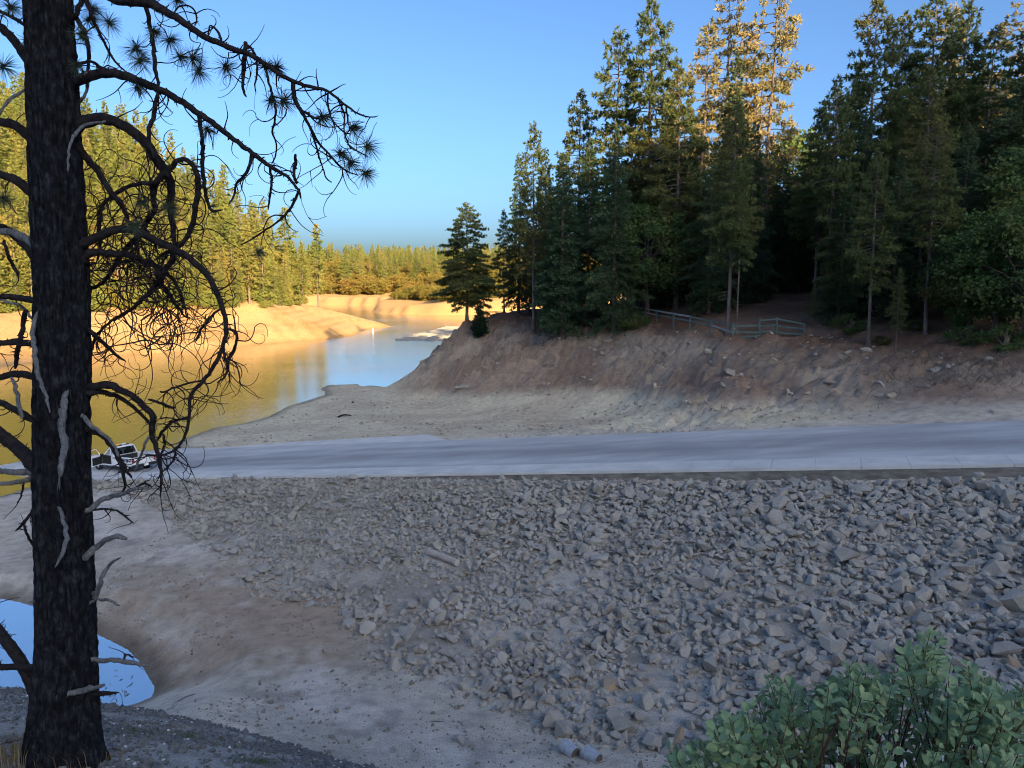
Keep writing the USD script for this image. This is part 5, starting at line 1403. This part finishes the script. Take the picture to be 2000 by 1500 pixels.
part("latch", MB().box((-2.355, 0, 0.9), (0.02, 0.16, 0.07)).mesh(), M["black_trim"], tg)
bp = part("rear_bumper", MB().box((-2.43, 0, 0.50), (0.18, 1.66, 0.16)).mesh(), M["black_trim"], truck)
part("number_plate", MB().box((-2.53, 0, 0.52), (0.012, 0.31, 0.15)).mesh(), M["plate"], bp)
for s_ in (-1, 1):
    part("tail_light", MB().box((-2.335, 0.73 * s_, 0.83), (0.05, 0.13, 0.26)).mesh(), M["red_lamp"], truck)
cab = part("cab", prism([(-0.42, 1.0), (0.62, 1.0), (0.60, 1.03), (-0.42, 1.03)], -W2 + 0.02, W2 - 0.02), M["truck_white"], truck)
mb = MB()
mb.add(*prism([(-0.34, 1.50), (0.18, 1.50), (0.12, 1.57), (-0.30, 1.57)], -0.68, 0.68, 0.06))
for s_ in (-1, 1):
    for a, b in (((-0.42, 1.02), (-0.34, 1.52)), ((0.66, 1.02), (0.16, 1.52)), ((0.02, 1.02), (-0.02, 1.52))):
        mb.add(*tube([[a[0], 0.80 * s_, a[1]], [b[0], 0.67 * s_, b[1]]], 0.035, 6))
part("roof", mb.mesh(), M["truck_white"], truck)
def pane(name, quad):
    a = np.array(quad, float)
    n = np.cross(a[1] - a[0], a[2] - a[0])
    n = n / np.linalg.norm(n) * 0.006
    v = np.vstack([a, a + n])
    f = [(0, 1, 2), (0, 2, 3), (4, 6, 5), (4, 7, 6)] + [t for i in range(4) for t in ((i, i + 4, (i + 1) % 4), ((i + 1) % 4, i + 4, (i + 1) % 4 + 4))]
    return part(name, (v, np.array(f)), M["glass"], truck)


pane("rear_window", [(-0.40, 0.72, 1.06), (-0.40, -0.72, 1.06), (-0.345, -0.62, 1.49), (-0.345, 0.62, 1.49)])
pane("windscreen", [(0.64, -0.74, 1.04), (0.64, 0.74, 1.04), (0.18, 0.62, 1.49), (0.18, -0.62, 1.49)])
pane("side_window", [(-0.36, -0.79, 1.05), (0.58, -0.79, 1.05), (0.14, -0.67, 1.49), (-0.31, -0.67, 1.49)])
part("seat", MB().box((-0.18, 0.36, 0.95), (0.18, 0.5, 0.62)).box((-0.18, -0.36, 0.95), (0.18, 0.5, 0.62)).box((-0.18, 0.36, 1.33), (0.1, 0.26, 0.16)).box((-0.18, -0.36, 1.33), (0.1, 0.26, 0.16)).mesh(), M["black_trim"], truck)
part("door_opening", MB().box((0.30, W2 - 0.005, 0.78), (0.95, 0.03, 0.56)).mesh(), M["black_trim"], truck)  # solid dark panel stands for the dark cab interior through the doorway
# open driver's door, hinged at its front edge
DA = math.radians(68)
hinge = np.array([0.80, W2 + 0.01, 0.0])
D = np.array([[-math.cos(DA), math.sin(DA), 0]])
dn = np.array([-math.sin(DA), -math.cos(DA), 0.0])
def dbox(u0, u1, z0_, z1_, t0, t1):
    c = np.array([(hinge + D[0] * u + dn * t + [0, 0, z]) for u in (u0, u1) for t in (t0, t1) for z in (z0_, z1_)])
    h = trimesh.Trimesh(c).convex_hull
    return np.array(h.vertices), np.array(h.faces)


door = part("door", dbox(0.02, 1.02, 0.46, 1.02, 0.0, 0.05), M["truck_white"], truck)
part("door_lining", dbox(0.08, 0.97, 0.52, 0.99, 0.05, 0.09), M["black_trim"], door)
mb = MB()
for a, b in (((0.98, 1.02), (0.88, 1.50)), ((0.88, 1.50), (0.50, 1.50)), ((0.50, 1.50), (0.10, 1.03))):
    mb.add(*tube([hinge + D[0] * a[0] + [0, 0, a[1]], hinge + D[0] * b[0] + [0, 0, b[1]]], 0.025, 6))
part("window_frame", mb.mesh(), M["truck_white"], door)
for s_, side in ((1, "l"), (-1, "r")):
    part("stripe", MB().box((-1.3, (W2 + 0.006) * s_, 0.93), (1.9, 0.008, 0.05)).mesh(), M["truck_stripe"], truck)
    for x in (-1.42, 1.43):
        y = 0.72 * s_
        prof = [(0.20, -0.1), (0.315, -0.1), (0.34, -0.07), (0.34, 0.07), (0.315, 0.1), (0.20, 0.1)]
        ring = trimesh.creation.revolve(np.array(prof + prof[:1]), sections=28)
        R90 = trimesh.transformations.rotation_matrix(math.pi / 2, [1, 0, 0])
        ring.apply_transform(R90)
        wh = part("tyre", (np.array(ring.vertices) + [x, y, 0.34], ring.faces), M["rubber"], truck, smooth=40)
        rim = trimesh.creation.cylinder(0.205, 0.12, sections=24)
        rim.apply_transform(R90)
        part("rim", (np.array(rim.vertices) + [x, y + 0.01 * s_, 0.34], rim.faces), M["steel"], wh, smooth=40)
part("underside", MB().box((0, 0, 0.42), (4.2, 1.1, 0.16)).mesh(), M["black_trim"], truck)
lb = part("light_bar", MB().box((-0.1, 0, 1.60), (0.16, 0.9, 0.05)).mesh(), M["black_trim"], truck)
part("lamp", MB().box((-0.1, 0.28, 1.66), (0.14, 0.22, 0.08)).mesh(), M["amber"], lb)
part("lamp", MB().box((-0.1, -0.1, 1.66), (0.14, 0.30, 0.08)).mesh(), M["plate"], lb)
for s_ in (-1, 1):
    part("mirror", MB().box((0.56, 0.98 * s_, 1.08), (0.08, 0.20, 0.16)).mesh(), M["black_trim"], truck)

# ------------------------------------------------------------------ fences
def beam(a, b, w, h):
    a, b = np.asarray(a, float), np.asarray(b, float)
    d = (b - a) / np.linalg.norm(b - a)
    sd = np.cross(d, [0, 0, 1.0])
    sd /= np.linalg.norm(sd)
    up_ = np.cross(sd, d)
    c = np.array([p + sd * x * w / 2 + up_ * y * h / 2 for p in (a, b) for x in (-1, 1) for y in (-1, 1)])
    hl = trimesh.Trimesh(c).convex_hull
    return np.array(hl.vertices), np.array(hl.faces)


fence = thing("rail_fence", "weathered green post and rail fence along the rim below the wood", "fence")
P1 = [(1214, 593, 610, 80), (1221, 593.5, 611, 79), (1252, 599.5, 616, 75.5), (1283, 605, 622, 72), (1316, 610.5, 629, 68.5), (1348, 616, 634.5, 65.5), (1390, 625, 643, 62), (1432, 632, 662, 58.5)]
P2 = [(1432, 632, 662, 58.5), (1484.5, 622, 658, 58.0), (1517.5, 619, 657, 57.6), (1571, 633, 655.5, 57.2)]


def fence_run(fn, posts, rails, m, worn=(), skip_first=False, pw=0.13):
    tops, bots = [], []
    for k, (px, ty, by, Y) in enumerate(posts):
        t, b = at(px, ty, Y=Y), at(px, by, Y=Y)
        g = gz(t[0], t[1])
        b = np.array([t[0], t[1], min(b[2], g) - 0.15])
        tops.append(t)
        bots.append(np.array([t[0], t[1], at(px, by, Y=Y)[2]]))
        if not (skip_first and k == 0):
            part("post", MB().box((t + b) / 2, (pw, pw, t[2] - b[2])).mesh(), M[m], fn)
    for k in range(len(posts) - 1):
        for j, (f0, f1) in enumerate(rails[k] if isinstance(rails, dict) else rails):
            a = bots[k] + (tops[k] - bots[k]) * f0
            b = bots[k + 1] + (tops[k + 1] - bots[k + 1]) * f1
            off = np.array([0, -0.08, 0])
            part("rail", beam(a + off, b + off, 0.05, 0.13), M["fence_worn"] if (k, j) in worn else M[m], fn)


fence_run(fence, P1, [(0.88, 0.88), (0.42, 0.42)], "fence", worn={(1, 0), (2, 0), (3, 0), (4, 0), (2, 1), (6, 1)})
fence_run(fence, P2, {0: [(0.85, 0.62), (0.46, 0.24), (0.12, 0.06)], 1: [(0.88, 0.90), (0.58, 0.60), (0.26, 0.30), (0.04, 0.06)], 2: [(0.90, 1.0), (0.55, 0.55), (0.22, 0.10)]}, "fence", skip_first=True)
fl = thing("rail_fence", "small dark brown rail fence on the rim behind the Christmas-tree fir", "fence")
fence_run(fl, [(951, 608, 622, 98), (969, 608, 620, 99), (987, 609, 619, 100)], [(0.9, 0.9), (0.45, 0.45)], "fence_brown", pw=0.16)
fence_run(fl, [(951, 610, 628, 95), (961, 616, 634, 90), (974, 626, 640, 86)], [(0.9, 0.9), (0.45, 0.45)], "fence_brown", pw=0.12)

# ------------------------------------------------------------------ docks, buoy, wires
dock = thing("floating_dock", "long grey floating dock with finger piers behind the promontory", "dock")
A0, A1 = at(838, 664.5, z=0.0), at(905, 644, z=0.0)
A0[2] = A1[2] = 0.0
dv = (A1 - A0) / np.linalg.norm(A1 - A0)
part("walkway", beam(A0 + [0, 0, 0.22], A0 + dv * 62 + [0, 0, 0.22], 1.8, 0.5), M["dock"], dock)
for k in range(11):
    c = A0 + dv * (5.6 * k + 0.4)
    part("finger_pier", beam(c + [-7.8, 0.4, 0.16], c + [-0.92, 0, 0.16], 0.55, 0.34), M["dock"], dock)
    part("finger_pier", beam(c + [0.92, 0, 0.16], c + [5.6 if k else 4.6, -0.3, 0.16], 0.55, 0.34), M["dock"], dock)
by = thing("buoy", "white marker buoy floating off the sunlit point", "buoy", at(728.5, 646.5, z=0.0))
part("float", (lambda m: (np.array(m.vertices), m.faces))(trimesh.creation.capsule(1.1, 0.28)), M["buoy"], by, smooth=True)
part("band", (lambda m: (np.array(m.vertices) + [0, 0, 0.75], m.faces))(trimesh.creation.cylinder(0.287, 0.12, sections=20)), M["red_lamp"], by, smooth=40)

# ------------------------------------------------------------------ things lying about
g = gnd(865, 1103)
a, b = gnd(838, 1088) + [0, 0, 0.20], gnd(893, 1110) + [0, 0, 0.22]
lg = thing("driftwood_log", "pale sawn log lying on the rocks in the middle of the embankment", "log", (a + b) / 2)
m_ = (a + b) / 2
part("stem", tube(spline(np.array([a, a * 0.6 + b * 0.4 + [0, 0, 0.02], b]) - m_, 14), 0.125 + 0.012 * np.sin(np.arange(14)), 14), M["driftwood"], lg, smooth=40)
STICKS = [((816, 1080), (832, 1092), 0.018, "curved pale stick left of the sawn log", "dead_wood"), ((815, 1118), (826, 1110), 0.016, "short bent stick below the sawn log", "dead_wood"),
          ((1546, 775), (1598, 741), 0.07, "dark dead branch leaning on the bank right of the middle", "grey_bark"), ((1635, 718), (1668, 694), 0.07, "fallen dark branch high on the bank under the rim trunks", "grey_bark"),
          ((1165, 690), (1192, 684), 0.06, "dead branch lying across the gully of the bank", "grey_bark"), ((1925, 1180), (1935, 1212), 0.03, "thin pale root sticking out of the rocks at the right", "dead_wood"),
          ((1120, 700), (1140, 706), 0.05, "thin fallen stem at the left of the gully", "grey_bark"), ((660, 816), (686, 813), 0.09, "dark driftwood piece on the beach near the water", "limb"),
          ((840, 1410), (872, 1412), 0.012, "thin dark twig on the silt left of the two buckets", "limb"), ((1155, 1497), (1185, 1488), 0.012, "bare twig on the silt right of the two buckets", "limb"),
          ((1712, 748), (1728, 760), 0.09, "pale weathered plank end on the bank above the long low boulder", "driftwood"), ((345, 1372), (382, 1356), 0.02, "grey stick on the silt by the near end of the pond", "dead_wood")]
rng = np.random.default_rng(55)
for p0, p1, r, lab, m in STICKS:
    a, b = gnd(*p0) + [0, 0, r * 0.7], gnd(*p1) + [0, 0, r * 0.7]
    c = (a + b) / 2
    s_ = thing("dead_stick", lab, "stick", c)
    part("stem", tube(spline(np.array([a, a * 0.6 + b * 0.4 + [0, 0, r * 1.5], a * 0.25 + b * 0.75 + [0, 0, r], b]) - c, 12), r * np.linspace(1, 0.5, 12), 7), M[m], s_, smooth=True)
for px, py, rot, lab in ((1111, 1474, 2.28, "left one of two pale buckets lying on the silt"), (1155, 1487, 2.36, "right one of two pale buckets lying on the silt")):
    g = gnd(px, py)
    R = 0.145
    bk = UsdGeom.Xform.Define(stage, numbered("/World", "bucket"))
    bk.AddTranslateOp().Set(Gf.Vec3d(float(g[0]), float(g[1]), float(g[2] + R * 0.9)))
    bk.AddRotateZOp().Set(math.degrees(rot))
    bk.AddRotateYOp().Set(86.0)
    bk = tag(bk.GetPrim(), lab, "bucket")
    prof = np.array([(0.0, -0.19), (0.125, -0.19), (0.130, -0.185), (0.146, 0.16), (0.140, 0.16), (0.124, -0.178), (0.0, -0.178)])
    m = trimesh.creation.revolve(prof[::-1], sections=36)
    part("shell", (np.array(m.vertices), m.faces), M["bucket"], bk, smooth=35)
    for zc, rr_ in ((0.155, 0.152), (0.115, 0.150), (0.085, 0.148)):
        t = trimesh.creation.torus(rr_ - 0.004, 0.008, major_sections=36, minor_sections=8)
        part("rim_ring", (np.array(t.vertices) + [0, 0, zc], t.faces), M["bucket"], bk, smooth=True)
    t = trimesh.creation.cylinder(0.120, 0.006, sections=32)
    part("base", (np.array(t.vertices) + [0, 0, -0.196], t.faces), M["bucket_in"], bk, smooth=40)

# picnic table deep in the wood, dry brush on the bank
g = gnd(1235, 591)
tb = thing("picnic_table", "dark picnic table behind the left end of the rail fence", "table", g)
part("table_top", MB().box((0, 0, 0.74), (1.8, 0.75, 0.06)).mesh(), M["fence_brown"], tb)
for s_ in (-1, 1):
    part("bench", MB().box((0, 0.75 * s_, 0.45), (1.8, 0.28, 0.05)).mesh(), M["fence_brown"], tb)
    part("leg_frame", MB().box((0.65 * s_, 0, 0.43), (0.09, 1.5, 0.08)).add(*beam((0.65 * s_, -0.55, 0.0), (0.65 * s_, -0.2, 0.71), 0.08, 0.08)).add(*beam((0.65 * s_, 0.55, 0.0), (0.65 * s_, 0.2, 0.71), 0.08, 0.08)).mesh(), M["fence_brown"], tb)


def brush(n, spots, h, seed):
    rg = np.random.default_rng(seed)
    mb = MB()
    for px, py, w, cnt in spots:
        g = gnd(px, py)
        q = g[:2] + rg.normal(size=(cnt, 2)) * [w, w * 0.6]
        z = height_on(q[:, 0], q[:, 1])
        for (x, y), zz_ in zip(q, z):
            a, b = rg.uniform(0, 6.28), rg.uniform(0.6, 2.4)
            d = np.array([math.cos(a) * b, math.sin(a) * b, 1.0])
            d /= np.linalg.norm(d)
            l = h * rg.uniform(0.3, 1.3)
            p = np.array([x, y, zz_ - 0.03])
            mb.add(*tube([p, p + d * l * 0.55 + rg.normal(0, 0.04, 3), p + d * l + rg.normal(0, 0.08, 3)], [0.014, 0.010, 0.004], 3, False))
    return mb.mesh()


part("dry_brush", brush(0, [(1240, 668, 1.6, 260), (1290, 690, 1.4, 180), (1860, 712, 2.4, 420), (1940, 735, 1.8, 340), (1960, 700, 1.6, 260), (1780, 700, 1.6, 200), (1010, 655, 2.2, 240), (960, 690, 2.0, 160), (1080, 700, 1.2, 100), (1620, 690, 1.4, 120), (1380, 690, 1.0, 80), (1500, 690, 1.2, 90)], 0.6, 9), M["brush"], None, label="dry grey brush tangled over the upper bank", cat="brush", kind="stuff")

rng = np.random.default_rng(66)
mb = MB()
for _ in range(46):
    px, py = rng.uniform(195, 300), rng.uniform(1265, 1385)
    g = at(px, py, z=POND_Z + 0.006)
    if signed(POND, g[:1], g[1:2])[0] > -0.25 or rng.uniform() < 0.35:
        continue
    a = rng.uniform(0, 6.28)
    l = rng.uniform(0.03, 0.16)
    d = np.array([math.cos(a), math.sin(a), 0])
    mb.add(*tube([g - d * l, g + [0.01, 0.01, 0.008], g + d * l], [0.004, 0.012 * rng.uniform(0.4, 1.3), 0.003], 4, False))
part("floating_litter", mb.mesh(), M["brush"], None, label="dark twigs and leaves floating on the small pond", cat="litter", kind="stuff")
